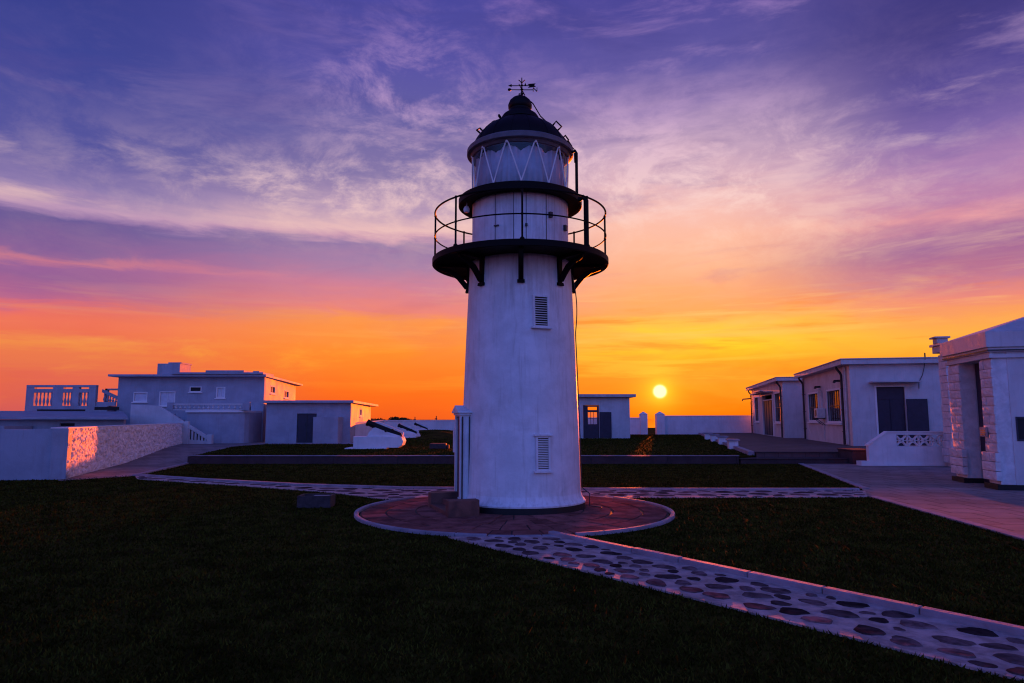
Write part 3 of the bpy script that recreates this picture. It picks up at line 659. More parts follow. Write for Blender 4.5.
# entrance porch on the left flank, and its steps
pa_ = R(192); eo = Vector((math.cos(pa_), math.sin(pa_), 0)); es = Vector((-eo.y, eo.x, 0))
porch = MB(); hw = .37; zp0, zp1 = .13, zz(411, 12.4)
porch.obox(eo*.8-es*hw+UZ*zp0, eo*.36, es*.1, UZ*(zp1-zp0-.1)); porch.obox(eo*.8+es*(hw-.1)+UZ*zp0, eo*.36, es*.1, UZ*(zp1-zp0-.1))
porch.obox(eo*.8-es*(hw+.0)+UZ*(zp1-.1), eo*.36, es*2*hw, UZ*.06)
por = porch.build('door_surround', M['tower'], LH, bevel=.006)
pm = MB(); pm.xprism([(-hw-.06,zp1-.04),(hw+.06,zp1-.04),(hw+.06,zp1-.01),(0,zp1+.10),(-hw-.06,zp1-.01)], eo*.8, es, eo, .41); pm.obox(eo*.8-es*(hw+.03)+UZ*(zp1-.075), eo*.38, es*2*(hw+.03), UZ*.034); pm.build('pediment', M['tower'], por, bevel=.006)
dr = MB(); dr.obox(eo*1.09-es*(hw-.1)+UZ*zp0, eo*.03, es*2*(hw-.1), UZ*(zp1-zp0-.1)); dr.build('door', M['door'], por)
pp = MB(); pp.tube([eo*1.12+es*(hw+.02)+UZ*(zp1-.1), eo*1.12+es*(hw+.02)+UZ*.16], .014, 6); pp.build('conduit', M['pipe'], por); pp = MB(); pp.tube([eo*1.0+es*(hw+.02)+UZ*(zp1-.1), eo*1.0+es*(hw+.02)+UZ*.3], .01, 6); pp.build('conduit', M['pipe'], por)
bx = MB(); bx.obox(eo*1.02-es*(hw+.09)+UZ*.98, eo*.16, es*.085, UZ*.42); bx.build('meter_box', M['trim'], por, bevel=.008)

st = thing('stone_steps', 'low reddish stone steps with two side blocks at the foot of the lighthouse', 'steps', (TC.x+.06,TC.y-.22,0))
so_ = 1.15
def cheek(s0, l, h):
    m = MB(); m.obox(eo*(so_-.10)+es*s0+UZ*.02, eo*l, es*.2, UZ*h); return m.build('side_block', M['stepbrick'], st, bevel=.012)
eo_s, es_s = eo.copy(), es.copy()
eo = Vector((math.cos(R(200)), math.sin(R(200)), 0)); es = Vector((-eo.y, eo.x, 0))
cheek(.52, .52, .27); cheek(-.72, .52, .27)
m = MB(); m.obox(eo*(so_-.12)-es*.515+UZ*.02, eo*.33, es*1.03, UZ*.17); m.obox(eo*(so_+.21)-es*.515+UZ*.02, eo*.2, es*1.03, UZ*.08); m.build('tread', M['stepbrick'], st, bevel=.01)

# dark box on the near left lawn
b0 = P(313.5,508.2); bxr = thing('utility_box', 'small dark concrete box with open top lying on the near left lawn', 'box', b0, R(2))
m = MB(); 
for a_, b_ in (((-.3,0,0),(.3,.05,.215)),((-.3,.35,0),(.3,.4,.215)),((-.3,.05,0),(-.25,.35,.215)),((.25,.05,0),(.3,.35,.215)),((-.25,.05,.0),(.25,.35,.03))): m.box(a_, b_)
m.build('case', M['box'], bxr, bevel=.008)
m = MB(); m.box((-.06,.08,.03),(.23,.32,.2)); m.build('lamp_glass', M['plaque'], bxr, bevel=.01)

# ------------------------------------------------------------------ left stone wall with rubble face
sw = thing('stone_wall', 'low white boundary wall at the left, rough rubble inner face catching orange sun', 'wall')
hT = 1.34; A0 = wn0; A1 = wn1; wd_ = (A1-A0); Lw = wd_.length; wd_.normalize(); wn_ = Vector((wd_.y,-wd_.x,0))   # faces right
nx, nz = 520, 36; vs = []; fs = []
for j in range(nz+1):
    for i in range(nx+1):
        l = Lw*i/nx; z = hT*j/nz; e = 1 if 0 < j < nz else .3
        v3 = Vector((l*3.2, z*4.5, 1.3)); dv = mn.voronoi(v3)[0]; d = .05*min(1,(dv[1]-dv[0])*2.2)+.035*mn.noise(v3*2.1)+.02*mn.noise(v3*5)
        p = A0+wd_*l+wn_*(d*e)+UZ*(z+ (0.02*mn.noise(Vector((l*1.5,0,4))) if j==nz else 0)); vs.append(p)
for j in range(nz):
    for i in range(nx): fs.append((j*(nx+1)+i, j*(nx+1)+i+1, (j+1)*(nx+1)+i+1, (j+1)*(nx+1)+i))
m = MB(); m.add(vs, fs); rf = m.build('rubble_face', M['rubble'], sw)
m = MB(); m.obox(A0-wn_*.35+UZ*0, wd_*Lw, wn_*.33, UZ*(hT-.01))
lf = P(-120,482.5); dL = (lf-A0); m.obox(Vector((A0.x,A0.y,0))+wd_*.0-dL.normalized()*.03, dL, wd_*.33, UZ*(hT-.02))
m.build('wall_body', M['shadewhite'], sw)
m = MB(); m.obox(A0-wn_*.40+UZ*(hT-.012)+wd_*-.0, wd_*Lw, wn_*.42, UZ*.035); m.build('coping', M['white'], sw, bevel=.01)

# ------------------------------------------------------------------ left buildings
s5 = Vector((math.sin(R(-8)), math.cos(R(-8)), 0)); LS = 10.6; LA = 11.; UX = Vector((1,0,0)); UY = Vector((0,1,0))
def win(parent, o, u, n_, w_, h_, name='window', m_frame='trim', m_pane='dark', bars=1, sill=True, fw=.05, proud=.03):
    f = MB(); o = Vector(o); u = Vector(u).normalized(); n_ = Vector(n_).normalized()   # n_ outward
    b = o+n_*-.05
    for x0, x1, z0, z1 in ((0,fw,0,h_),(w_-fw,w_,0,h_),(fw,w_-fw,0,fw),(fw,w_-fw,h_-fw,h_)): f.obox(b+u*x0+UZ*z0, u*(x1-x0), n_*(.05+proud), UZ*(z1-z0))
    for k in range(bars): xx = w_*(k+1)/(bars+1); f.obox(b+u*(xx-.015)+UZ*fw+n_*.01, u*.03, n_*.035, UZ*(h_-2*fw))
    fr = f.build(name, M[m_frame], parent, bevel=.004)
    p = MB(); p.obox(b+u*fw+UZ*fw-n_*.02, u*(w_-2*fw), n_*.015, UZ*(h_-2*fw)); p.build('pane', M[m_pane], fr)
    if sill: s_ = MB(); s_.obox(o-u*.06-UZ*.06-n_*.02, u*(w_+.12), n_*.12, UZ*.055); s_.build('sill', M['trim'], fr, bevel=.004)
    return fr
# two-storey house
HB = W(262,443,40.).copy(); HB.z = ZU
hb = thing('two_storey_house', 'white two-storey house with balustraded terrace, outside stair and orange sunlit end wall', 'house', HB)
def Lx(px, Y=40.): return (px-512)/F*(Y*CT) - HB.x
zr = W(512,377,40.).z-ZU
xl = Lx(116)
m = MB(); holes = []
def zl(py, Y=40.): return W(512,py,Y).z-ZU
winL = [(Lx(132),Lx(146),zl(402),zl(392)),(Lx(158),Lx(174),zl(406),zl(391.5)),(Lx(188),Lx(200),zl(392),zl(386.5)),(Lx(215),Lx(224),zl(398),zl(387))]
m.panel((xl,0,0), UX, UY, -xl-.0, zr, .25, [(a-xl,b-xl,c,d) for a,b,c,d in winL])
sd_w = [(1.7,3.2,zl(392.5),zl(383.5)),(6.2,7.9,zl(395),zl(385.5))]
m.panel(s5*.252, s5, -UX, LS-.25, zr, .25, [(a-.252,b-.252,c,d) for a,b,c,d in sd_w])
m.box((xl,.25,0),(xl+.25,10.0,zr)); m.box((xl,10.0,0),(s5.x*LS-.26,10.3,zr))
m.build('wall', M['shadewhite'], hb)
for i,(a,b,c,d) in enumerate(winL): win(hb, (a,.02,c), UX, -UY, b-a, d-c, bars=(0,1,0,1)[i], m_frame='trim', m_pane=('cloth','cloth','dark','cloth')[i])
for a,b,c,d in sd_w: win(hb, s5*a+UZ*c-UX*.02, s5, UX, b-a, d-c, bars=1, fw=.09)
m = MB(); m.prism([(Lx(110),-.5),(.25,-.5),(.42+s5.x*11.2,11.1),(Lx(110),11.1)], zr, zr+.13); rf_ = m.build('roof', M['shadewhite'], hb, bevel=.01)
m = MB(); m.prism([(Lx(174),-.62),(.12,-.62),(.0,1.5),(Lx(174),1.5)], zr+.132, zr+.24); m.build('roof_slab', M['shadewhite'], rf_, bevel=.01)
m = MB(); m.prism([(Lx(207),-.5),(Lx(245),-.5),(Lx(245),3),(Lx(207),3)], zr+.245, zr+.36); m.box((Lx(253),-.3,zr+.245),(Lx(259),.3,zr+.33)); m.build('roof_slab', M['shadewhite'], rf_, bevel=.01)
m = MB(); m.box((Lx(149),.6,zr+.13),(Lx(172),2.0,zl(363.5,40.6))); m.box((Lx(159),.7,zl(363.5,40.6)),(Lx(172.5),2.1,zl(363.5,40.6)+.08)); m.build('roof_tank_room', M['shadewhite'], rf_, bevel=.01)
# rounded lower storey under the terrace
YT = 37.6-40.; xa = (186-512)/F*37.3-HB.x
m = MB(); zt_ = zl(412.5,37.6)
poly = [(xa,YT+.1)]+[(xa+(-.45-xa)*t, YT-.15*math.sin(t*math.pi)) for t in [i/10 for i in range(11)]]+[(-.18,YT+.12),(-.05,YT+.45),(-.05,-.02),(xa,-.02)]
m.prism(poly, 0, zt_); m.build('terrace_wall', M['shadewhite'], hb)
m = MB(); m.prism([(p[0]*1.004-.02, p[1]-.12 if p[1] < -1 else p[1]) for p in poly], zt_+.003, zt_+.11); m.build('terrace_slab', M['trim'], hb, bevel=.01)
def balustrade(parent, pts, h, nper, zbase, mname='dullwhite', t=.12, name='balustrade', r_=.05):
    pts = [Vector(p) for p in pts]; rl_ = MB()
    for a, b in zip(pts, pts[1:]):
        d = (b-a); L = d.length; u = Vector((d.x,d.y,0)).normalized(); n_ = Vector((-u.y,u.x,0))
        rl_.obox(a-n_*t/2+UZ*(h-.1), d, n_*t, UZ*.1); rl_.obox(a-n_*t/2, d, n_*t, UZ*.06)
    bb = rl_.build(name, M[mname], parent, bevel=.008)
    prof_ = [(.3,0),(.55,.12),(1,.32),(.75,.5),(.4,.68),(.55,.85),(.45,1)]
    for a, b in zip(pts, pts[1:]):
        d = b-a; n = max(1,int(Vector((d.x,d.y,0)).length/nper))
        for i in range(n):
            p = a+d*((i+.5)/n); MB().lathe([(r_*q*1.4,.06+(h-.16)*z) for q,z in prof_], 10, p).build('baluster', M[mname], bb, smooth=True)
    return bb
zb = zt_+.11
balustrade(hb, [(Lx(172,37.5),YT,zb),(Lx(215,37.5),YT-.12,zb),(Lx(242,37.5),YT-.02,zb)], zl(403.5,37.6)-zb, .26, 0, r_=.055)
m = MB(); m.box((Lx(242,37.5),YT-.12,zb),(Lx(249,37.5),YT+.1,zl(402,37.6))); m.box((Lx(249,37.5),YT-.05,zb),(-.3,YT+.1,zl(405,37.6)-.1)); m.build('parapet_pier', M['shadewhite'], hb, bevel=.01); m = MB(); m.box((Lx(168,37.5)-.1,YT-.1,zb),(Lx(172,37.5),YT+.12,zl(402.5,37.6))); m.build('parapet_pier', M['shadewhite'], hb, bevel=.01)
# left roof terrace with frame parapet
m = MB(); tx0, tx1 = Lx(27.5), Lx(109.5); zd = zl(406); ztp = zl(385.2)
m.box((Lx(24),-.25,0),(tx1+.9,6.5,zd-.55)); m.build('terrace_wall', M['shadewhite'], hb)
m = MB(); m.box((tx0,-.3,zd-.55),(tx1,6.4,zd)); m.build('terrace_slab', M['shadewhite'], hb, bevel=.01)
fr = MB(); fr.box((tx0,-.3,ztp-.13),(Lx(97),-.05,ztp)); 
for a,b in ((27.5,35.5),(54,64.5),(73.5,80),(90,97)): fr.box((Lx(a),-.29,zd),(Lx(b),-.06,ztp-.13))
fr.box((tx0+.01,-.28,zl(392.8)),(Lx(96.8),-.07,zl(391.2)+.12))
frp = fr.build('parapet_frame', M['shadewhite'], hb, bevel=.008)
k = MB()
for a, b in ((35.5,54),(64.5,73.5),(80,90)):
    n = max(3,int((b-a)/3.1))
    for i in range(n): MB().lathe([(.055*1.5*q,(zl(392.8)-zd)*z) for q,z in [(.3,0),(.55,.12),(1,.32),(.75,.5),(.4,.68),(.6,.85),(.5,1)]], 10, (Lx(a+(b-a)*(i+.5)/n),-.17,zd)).build('baluster', M['shadewhite'], frp, smooth=True)
fr = MB(); fr.box((Lx(97),.6,zd),(Lx(99.5),.8,zl(388.6,40.7))); fr.box((Lx(97),.6,zl(390.3,40.7)),(xl,.8,zl(388.6,40.7)));
fr.xprism([(0,0),(0,-.18),(Lx(113)-Lx(97),-.62),(Lx(113)-Lx(97),-.42)], (Lx(97),.3,zl(389)), UX, UY, .12)
fr.box((Lx(97),-.2,zd),(xl,-.05,zl(402))); f2 = fr.build('parapet_frame', M['shadewhite'], hb, bevel=.006)
k = MB()
for i in range(5): MB().lathe([(.05*1.5*q,(.55-.09*i)*z) for q,z in [(.3,0),(.55,.12),(1,.32),(.75,.5),(.4,.68),(.6,.85),(.5,1)]], 10, (Lx(99.5+i*2.9),.36,zl(402)-.02)).build('baluster', M['shadewhite'], f2, smooth=True)
m = MB(); m.box((Lx(40),-.31,zl(411.2)),(Lx(88),-.256,zl(409.4))); m.build('dark_strip', M['dark'], hb); m = MB(); m.box((Lx(97),-.31,zl(410)),(Lx(121),-.256,zl(407))); m.build('dark_strip', M['dark'], hb)  # dark strips; the long one draws the shadow line under the terrace
# outside stair
m = MB(); Ys = 36.6-40.; zs0 = zl(413,36.6)
def Ls(px): return (px-512)/F*(36.6*CT)-HB.x
n = 10; x0_, x1_ = Ls(160), Ls(208)
for i in range(n): m.box((x0_+(x1_-x0_)*i/n,Ys+.12,0),(x0_+(x1_-x0_)*(i+1)/n-.001,Ys+1.2,(zs0)*(1-(i+.2)/n)))
stw = m.build('stair', M['shadewhite'], hb)
m = MB(); zt1 = zl(404.5,36.6); ze = zl(436,36.6)
sl = lambda x: zt1+(ze-zt1)*(x-Ls(156))/(Ls(208)-Ls(156))
m.xprism([(Ls(130),0),(Ls(187),0),(Ls(187),sl(Ls(187))),(Ls(158),sl(Ls(158))),(Ls(130),zt1)], (0,Ys,0), UX, UY, .14)
m.xprism([(Ls(187),0),(Ls(208),0),(Ls(208),.16),(Ls(187),sl(Ls(187))-.85)], (0,Ys,0), UX, UY, .14)
m.xprism([(Ls(187),sl(Ls(187))-.2),(Ls(208),sl(Ls(208))-.2),(Ls(208),sl(Ls(208))),(Ls(187),sl(Ls(187)))], (0,Ys,0), UX, UY, .14)
for i in range(6):
    xx = Ls(187)+(Ls(208)-Ls(187))*(i+.7)/6.3; m.box((xx-.05,Ys+.03,max(.1,sl(xx)-.95)),(xx+.05,Ys+.11,sl(xx)-.15))
m.box((Ls(208),Ys-.05,0),(Ls(213),Ys+.2,zl(434.5,36.6)))
m.box((Ls(185),Ys-.04,0),(Ls(189),Ys+.18,sl(Ls(187))+.12))
m.build('stair_parapet', M['dullwhite'], stw, bevel=.008)
m = MB(); m.xprism([(Ls(188),.1),(Ls(207),.08),(Ls(207),sl(Ls(207))-.2),(Ls(188),sl(Ls(188))-.2)], (0,Ys+.112,0), UX, UY, .006); m.build('stair_shade_sheet', M['dark'], stw)  # dark sheet behind the balusters, drawing shade into the stair openings

s5 = Vector((math.sin(R(-6)), math.cos(R(-6)), 0))
# annex with dark door
AB = W(350,443,38.).copy(); AB.z = ZU
an = thing('flat_roofed_annex', 'low flat roofed white annex with a dark door, its right end wall lit orange', 'house', AB)
def Ax(px): return (px-512)/F*(38*CT)-AB.x
za = zl(403,38.)
m = MB(); xw = Ax(266); m.panel((xw,0,0), UX, UY, -xw, za, .22, [(Ax(297)-xw,Ax(316.5)-xw,.02,zl(413.5,38.))])
m.panel(s5*.222, s5, -UX, LA-.22, za, .22, [(3.978,5.178,zl(416.5,41),zl(407.5,41))]); m.box((xw,.22,0),(xw+.2,10.5,za)); m.box((xw,10.5,0),(s5.x*LA-.24,10.75,za))
m.build('wall', M['shadewhite'], an)
m = MB(); m.prism([(xw-.15,-.35),(.22,-.35),(.5+s5.x*11.5,11.4),(xw-.15,11.4)], za, za+.14); m.build('roof', M['shadewhite'], an, bevel=.01)
m = MB(); m.box((Ax(297)+.03,.05,.02),(Ax(316.5)-.03,.1,zl(413.5,38.)-.03)); dd_ = m.build('door', M['door'], an); m = MB(); xm = (Ax(297)+Ax(316.5))/2; m.box((xm-.02,.03,.05),(xm+.02,.06,2.0)); m.box((xm-.1,.02,.95),(xm-.07,.06,1.1)); m.build('handle', M['pipe'], dd_)
win(an, s5*4.2+UZ*zl(416.5,41)-UX*.02, s5, UX, 1.2, zl(407.5,41)-zl(416.5,41), bars=1, fw=.1)
# low white block beside annex
m = MB(); lb0 = W(313,417,36.9); lb1 = W(338,417,36.9); zz1 = lb0.z
m.prism([(lb0.x,36.95),(lb1.x,36.95),(lb1.x-.3,38.0),(lb1.x+1.0,42.5),(lb1.x+.75,42.6),(lb0.x,37.9)][:2]+[(lb1.x+.02,37.9),(lb0.x,37.9)], ZU, zz1)
m.obox((lb1.x-.2,37.9,ZU), s5*0+Vector((.02,5.2,0)), (.2,0,0), UZ*(zz1-ZU))
o_ = tag(m.build('low_wall', M['shadewhite'], bevel=.01), 'low plain white wall block standing in front of the annex door side', 'wall')

# low shed behind the stone wall
sh = thing('low_shed', 'low flat roofed white shed behind the stone wall at the far left', 'shed', (-30,33.5,.25))
m = MB(); ztop = W(100,419.5,33.5).z-.25; xr = W(134,420,33.5).x+30
m.panel((-10,0,0), UX, UY, 10+xr-.5, ztop, .2, [(W(60,420,33.5).x+40,W(75,420,33.5).x+40,ztop-.32,ztop-.18)]); m.prism([(xr-.5,.2),(xr-.7,.2),(xr-3.9,5),(xr-3.7,5)],0,ztop); m.box((-10,4.8,0),(xr-3.9,5,ztop)); m.build('wall', M['shadewhite'], sh)
m = MB(); m.prism([(-10.3,-.5),(xr,-.5),(xr-3.6,5.4),(-10.3,5.4)], [ztop+.04,ztop,ztop+.36,ztop+.45], [ztop+.14,ztop+.08,ztop+.44,ztop+.55]); m.build('roof', M['shadewhite'], sh)
m = MB(); m.box((W(60,420,33.5).x+30,.1,ztop-.32),(W(75,420,33.5).x+30,.14,ztop-.18)); m.build('vent', M['dark'], sh)
m = MB(); m.box((-9.6,-1.9,0),(W(4,430,31.6).x+30,-.0,ztop-.3)); m.build('side_wall', M['shadewhite'], sh)

# compound walls
WY = 50.
def wallseg(name, a, b, z0, za_, zb_, label, t=.25, grp=None):
    a, b = Vector(a), Vector(b); d = b-a; u = d.normalized(); n_ = Vector((-u.y,u.x,0)); mm_ = MB(); L = d.length
    mm_.xprism([(0,z0),(L,z0),(L,zb_),(0,za_)], a, u, n_, t)
    r = thing(name, label, 'wall', (0,0,0)); mm_.build('wall_body', M['white'], r)
    c = MB(); c.xprism([(0,za_+.002),(L,zb_+.002),(L,zb_+.06),(0,za_+.06)], a-n_*.04, u, n_, t+.08); c.build('coping', M['trim'], r, bevel=.01); return r
wa = W(339,424,37.5); wb = W(384,420.2,46.)
wallseg('boundary_wall', (wa.x,37.5,0), (wb.x,46,0), 0, wa.z-.06, wb.z-.06, 'white boundary wall running back from the annex towards the old guns')
wc = W(475,419.8,50.)
wallseg('boundary_wall', (wb.x+.02,46,0), (wc.x,50,0), 0, wb.z-.06, wc.z-.06, 'white boundary wall behind the old guns, left of the lighthouse')
g0 = W(629,417.5,59.); g1 = W(640.5,417.5,59.); g2 = W(663.5,415.5,59.); g3 = W(752,415.3,59.)
wallseg('boundary_wall', (g0.x-6,59,0), (g1.x,59,0), 0, g0.z-.06, g1.z-.06, 'short white boundary wall between the small lodge and the left gate pillar')
wallseg('boundary_wall', (g2.x,59,0), (g3.x+2.5,59,0), 0, g2.z-.06, g3.z-.06, 'long white boundary wall right of the gate, below the setting sun')
for px0, px1, lab in ((640,647,'left gate pillar with pointed cap, joined to the short wall'),(656,664,'right gate pillar with pointed cap, joined to the long wall')):
    a, b = W(px0,414.5,58.9), W(px1,414.5,58.9); gp = thing('gate_pillar', 'white '+lab, 'gate pillar', ((a.x+b.x)/2,58.9,0), 0, 'pillars of the back gate'); h = (b.x-a.x)/2
    MB().box((-h,-h+.1,0),(h,h+.1,a.z)).build('post', M['white'], gp, bevel=.01)
    m = MB(); e = h+.04; m.add([(-e,-e+.1,a.z+.002),(e,-e+.1,a.z+.002),(e,e+.1,a.z+.002),(-e,e+.1,a.z+.002),(0,.1,a.z+.27)], [(3,2,1,0),(0,1,4),(1,2,4),(2,3,4),(3,0,4)]); m.build('cap', M['white'], gp)

m = MB(); m.prism([(8,60.5),(18,60.5),(18,66),(8,66)], -.1, [.2,.2,.72,.72]); tag(m.build('grass_bank', M['grass']), kind='structure')
# small lodge behind the tower
lo = thing('small_lodge', 'small flat roofed white lodge behind the lighthouse, orange light through its door panes', 'house', (0,0,0))
LY = 47.; x0 = W(560,400,LY).x; x1 = W(629.5,400,LY).x; lz = lambda py: W(512,py,LY).z; ltop = lz(397.2)
u = UX
m = MB(); hx = W(583,400,LY).x-x0; hx2 = W(599,400,LY).x-x0; wx0 = W(587.5,400,LY).x; wx1 = W(597.8,400,LY).x
m.panel((x0,LY,ZU-.05), UX, UY, x1-x0, ltop-ZU+.05, .2, [(hx,hx2,.06,lz(405)-ZU+.05)])
LB = LY+4.5; bx0 = wx0/LY*LB; bx1 = wx1/LY*LB; bz0 = EYE+(lz(425.5)-EYE)/LY*LB; bz1 = EYE+(lz(406.5)-EYE)/LY*LB
m.panel((x0,LB,ZU-.05), UX, UY, x1-x0, ltop-ZU+.05, .2, [(bx0-.2-x0,bx1+.25-x0,bz0-ZU+.0,bz1-ZU+.15)])
m.box((x0,LY+.2,ZU-.05),(x0+.2,LB,ltop)); m.box((x1-.2,LY+.2,ZU-.05),(x1,LB,ltop)); m.build('wall', M['dullwhite'], lo)
m = MB(); m.box((x0-.2,LY-.4,ltop+.002),(x1+.38,LB+.6,ltop+.2)); m.build('roof', M['roof'], lo, bevel=.01)
m = MB(); dz1 = lz(405)-.02; m.panel((x0+hx+.02,LY+.06,ZU+.02), UX, UY, hx2-hx-.04, dz1-ZU-.02, .05, [(wx0-x0-hx,wx1-x0-hx-.08,lz(424.5)-ZU,lz(412.5)-ZU),(wx0-x0-hx,wx1-x0-hx-.08,lz(410.3)-ZU,lz(407.2)-ZU)])
ld = m.build('door', M['door'], lo)
m = MB(); m.obox((wx0+.02,LY+.08,lz(424.5)+.02),(wx1-wx0-.1,0,0),(0,.006,0),UZ*(lz(412.5)-lz(424.5)-.02)); m.build('pane', M['glassc'], ld)
m = MB(); 
for xx in (.33,.66): m.box((wx0+(wx1-wx0-.08)*xx-.015,LY+.055,lz(424.5)+.02),(wx0+(wx1-wx0-.08)*xx+.015,LY+.075,lz(412.5)+.02))
m.box((wx0,LY+.055,lz(418.5)-.0),(wx1-.08,LY+.075,lz(418.5)+.03)); m.build('glazing_bar', M['door'], ld)
m = MB(); m.box((x0+hx2+.02,LY-.06,ZU+.04),(W(611,400,LY).x,LY-.015,lz(412))); m.build('door_leaf', M['door'], lo, bevel=.006)

# ------------------------------------------------------------------ old guns on white mounts
def gun(loc, s, rz, label):
    g = thing('old_cannon', label, 'cannon', loc, rz, 'old guns on white mounts'); g.scale = (s,s,s)
    m = MB(); m.box((-1.5,-.55,0),(.35,.75,.05)); m.build('ground_slab', M['trim'], g, bevel=.01)
    m = MB(); poly = [(-1.15,.05),(.85,.05),(1.02,.16),(1.08,.34),(1.0,.52),(.9,.56),(-1.15,.56)]
    m.xprism(poly, (0,-.45,0), UX, UY, .9); m.build('mount', M['white'], g, bevel=.02)
    for yy in (-.33,.23):
        up = .24 if yy > 0 else -.03; m = MB(); m.xprism([(-.55,.56),(.72,.56),(.98,.565),(.98,.58+up*.6),(.28,.80+up),(-.2,.98+up),(-.3,.96+up),(-.5,.72)], (0,yy,0), UX, UY, .1); m.build('cheek', M['white'], g, bevel=.012)
    a = Vector((.93,-.10,.50)); b = Vector((-.66,-.10,1.20)); d = (b-a).normalized(); prof = [(0,.001),(0.008,.06),(.05,.1),(.1,.15),(.14,.17),(.5,.155),(.52,.175),(.58,.175),(.6,.15),(1.2,.125),(1.62,.115),(1.66,.14),(1.74,.14),(1.75,.06),(1.70,.055)]
    m = MB(); pts = [a+d*(l-.05) for l,_ in prof]; m.tube(pts, [r*1.12 for _,r in prof], 20); 
    q = m.build('barrel', M['iron'], g, smooth=True)
    m = MB(); c = a+d*.72; m.tube([c-UY*.28, c+UY*.28], .05, 10); m.tube([a-d*.02, a-d*.1], [.03,.05], 10); m.build('trunnion', M['iron'], q, smooth=True)
    
    return g
g1_ = P(379,449,ZU); gun((g1_.x,g1_.y+.4,ZU), 1.0, 0, 'nearest and largest old cannon on a white concrete mount, left of the lighthouse')
p2 = W(406,434.5,39.5); gun((p2.x,39.5,ZU+.12), .72, R(-18), 'second old cannon on a white mount, behind the largest one')
p3 = W(420,432,45.); gun((p3.x,45,ZU+.33), .58, R(-18), 'farthest small old cannon, on the grass mound nearest the lighthouse')
b_ = P(439.5,446.5,ZU+.12); m = MB(); m.box((-.42,-.2,-.1),(.3,.3,.14)); m.box((.3,-.1,-.1),(.42,.25,.07)); tag(m.build('stone_block', M['box'], bevel=.03, loc=b_), 'low dark stone block in the raised lawn left of the lighthouse', 'stone block')

# stone stools along the terrace kerb
for px, py, lab in ((733,448,'nearest of the low white stone stools along the terrace kerb'),(722.5,443.6,'second nearest low white stone stool along the terrace kerb'),(714.5,440.8,'third low white stone stool along the terrace kerb'),(708,438.8,'farthest low white stone stool along the terrace kerb')):
    p = P(px,py,ZU+.04); s_ = thing('stone_stool', lab, 'stool', (p.x,p.y,ZU), -R(12.2), 'stone stools along the terrace kerb')
    MB().box((-.2,-.35,0),(.2,.35,.36)).build('base', M['white'], s_, bevel=.01); MB().box((-.27,-.42,.362),(.27,.42,.44)).build('seat', M['kerb'], s_, bevel=.01)

# ------------------------------------------------------------------ right houses (local x right, y away along the facade)
def house(px, py, Lf, Wf, hroof, name, label, fz, wins, doors, pipes, front=None):
    o = P(px, py, ZP); h = thing(name, label, 'house', (o.x,o.y,ZP), -R(12.2))
    m = MB(); m.panel((0,0,0), (0,1,0), (1,0,0), Lf, fz, .22, [w_ for w_ in wins]+[d for d in doors])
    fh = [(front['door'][0]-.221, front['door'][1]-.221)+front['door'][2:]] if front else []
    m.panel((.221,0,0), (1,0,0), (0,1,0), Wf-.221, fz, .22, fh)
    m.box((.22,Lf-.2,0),(Wf,Lf,fz)); m.box((Wf-.2,.22,0),(Wf,Lf-.2,fz)); m.build('wall', M['dullwhite'], h)
    m = MB(); m.box((-.42,-.3,fz+.002),(Wf+.3,Lf+.35,fz+hroof)); rf2 = m.build('roof', M['dullwhite'], h, bevel=.012)
    m = MB(); m.box((-.46,-.34,fz+hroof+.002),(Wf+.3,Lf+.38,fz+hroof+.05)); m.build('roof_edge', M['roof'], rf2, bevel=.01)
    # floor inside is dark
    for (a,b,c,d) in wins:
        f = MB(); fw = .09
        for y0,y1,z0,z1 in ((a-.06,a+fw-.06,c-.06,d+.06),(b-fw+.06,b+.06,c-.06,d+.06),(a+fw-.06,b-fw+.06,c-.06,c+fw-.06),(a+fw-.06,b-fw+.06,d-fw+.06,d+.06)): f.box((-.05,y0,z0),(.02,y1,z1))
        fr = f.build('window', M['trim'], h, bevel=.004)
        n = max(3,int((b-a)/.42)); g = MB()
        for i in range(n+1): yy = a+.05+(b-a-.1)*i/n; g.box((.0,yy-.014,c+.04),(.03,yy+.014,d-.04))
        g.box((.0,a+.04,(c+d)/2-.014),(.025,b-.04,(c+d)/2+.014)); g.build('grille', M['pipe'], fr)
        p = MB(); p.box((.12,a,c),(.13,b,d)); p.build('pane', M['glass'], fr)
        k = MB(); nn_ = 60; vs = []
        for i in range(nn_+1): yy = a+(b-a)*i/nn_; xx = .24+.025*math.sin(i*1.3); vs += [(xx,yy,c-.02),(xx,yy,d+.02)]
        k.add(vs, [(2*i,2*i+2,2*i+3,2*i+1) for i in range(nn_)]); k.build('curtain', M['wood'], fr)
        s_ = MB(); s_.box((-.13,a-.12,c-.14),(.0,b+.12,c-.07)); s_.build('sill', M['trim'], fr, bevel=.006)
    for y in pipes:
        p = MB(); x = -.1; p.tube([(-.30,y,fz+.02),(-.30,y,fz-.08),(x-.05,y,fz-.28),(x,y,fz-.4),(x,y,.02)], .055, 10)
        for z in (.6,1.6,2.6): p.box((x-.07,y-.07,z),(x+.1,y+.07,z+.04))
        p.build('drainpipe', M['pipe'], h, smooth=True)
    return h
hfz = W(852,364.8,P(854,446,ZP).y).z-ZP
ha = house(854, 446, 10.4, 8., .22, 'flat_roofed_house', 'nearer flat roofed white house on the right terrace, with an air conditioner', hfz,
   [(1.8,4.5,1.06,2.62),(6.5,9.0,1.1,2.62)], [], [1.15,10.0], front={'door':(1.05,2.2,.02,2.62)})
m = MB(); m.box((1.07,.08,.03),(2.18,.14,2.6)); m.box((1.07,.05,2.08),(2.18,.08,2.12)); m.box((1.6,.05,.05),(1.64,.08,2.08)); d_ = m.build('door', M['door'], ha)
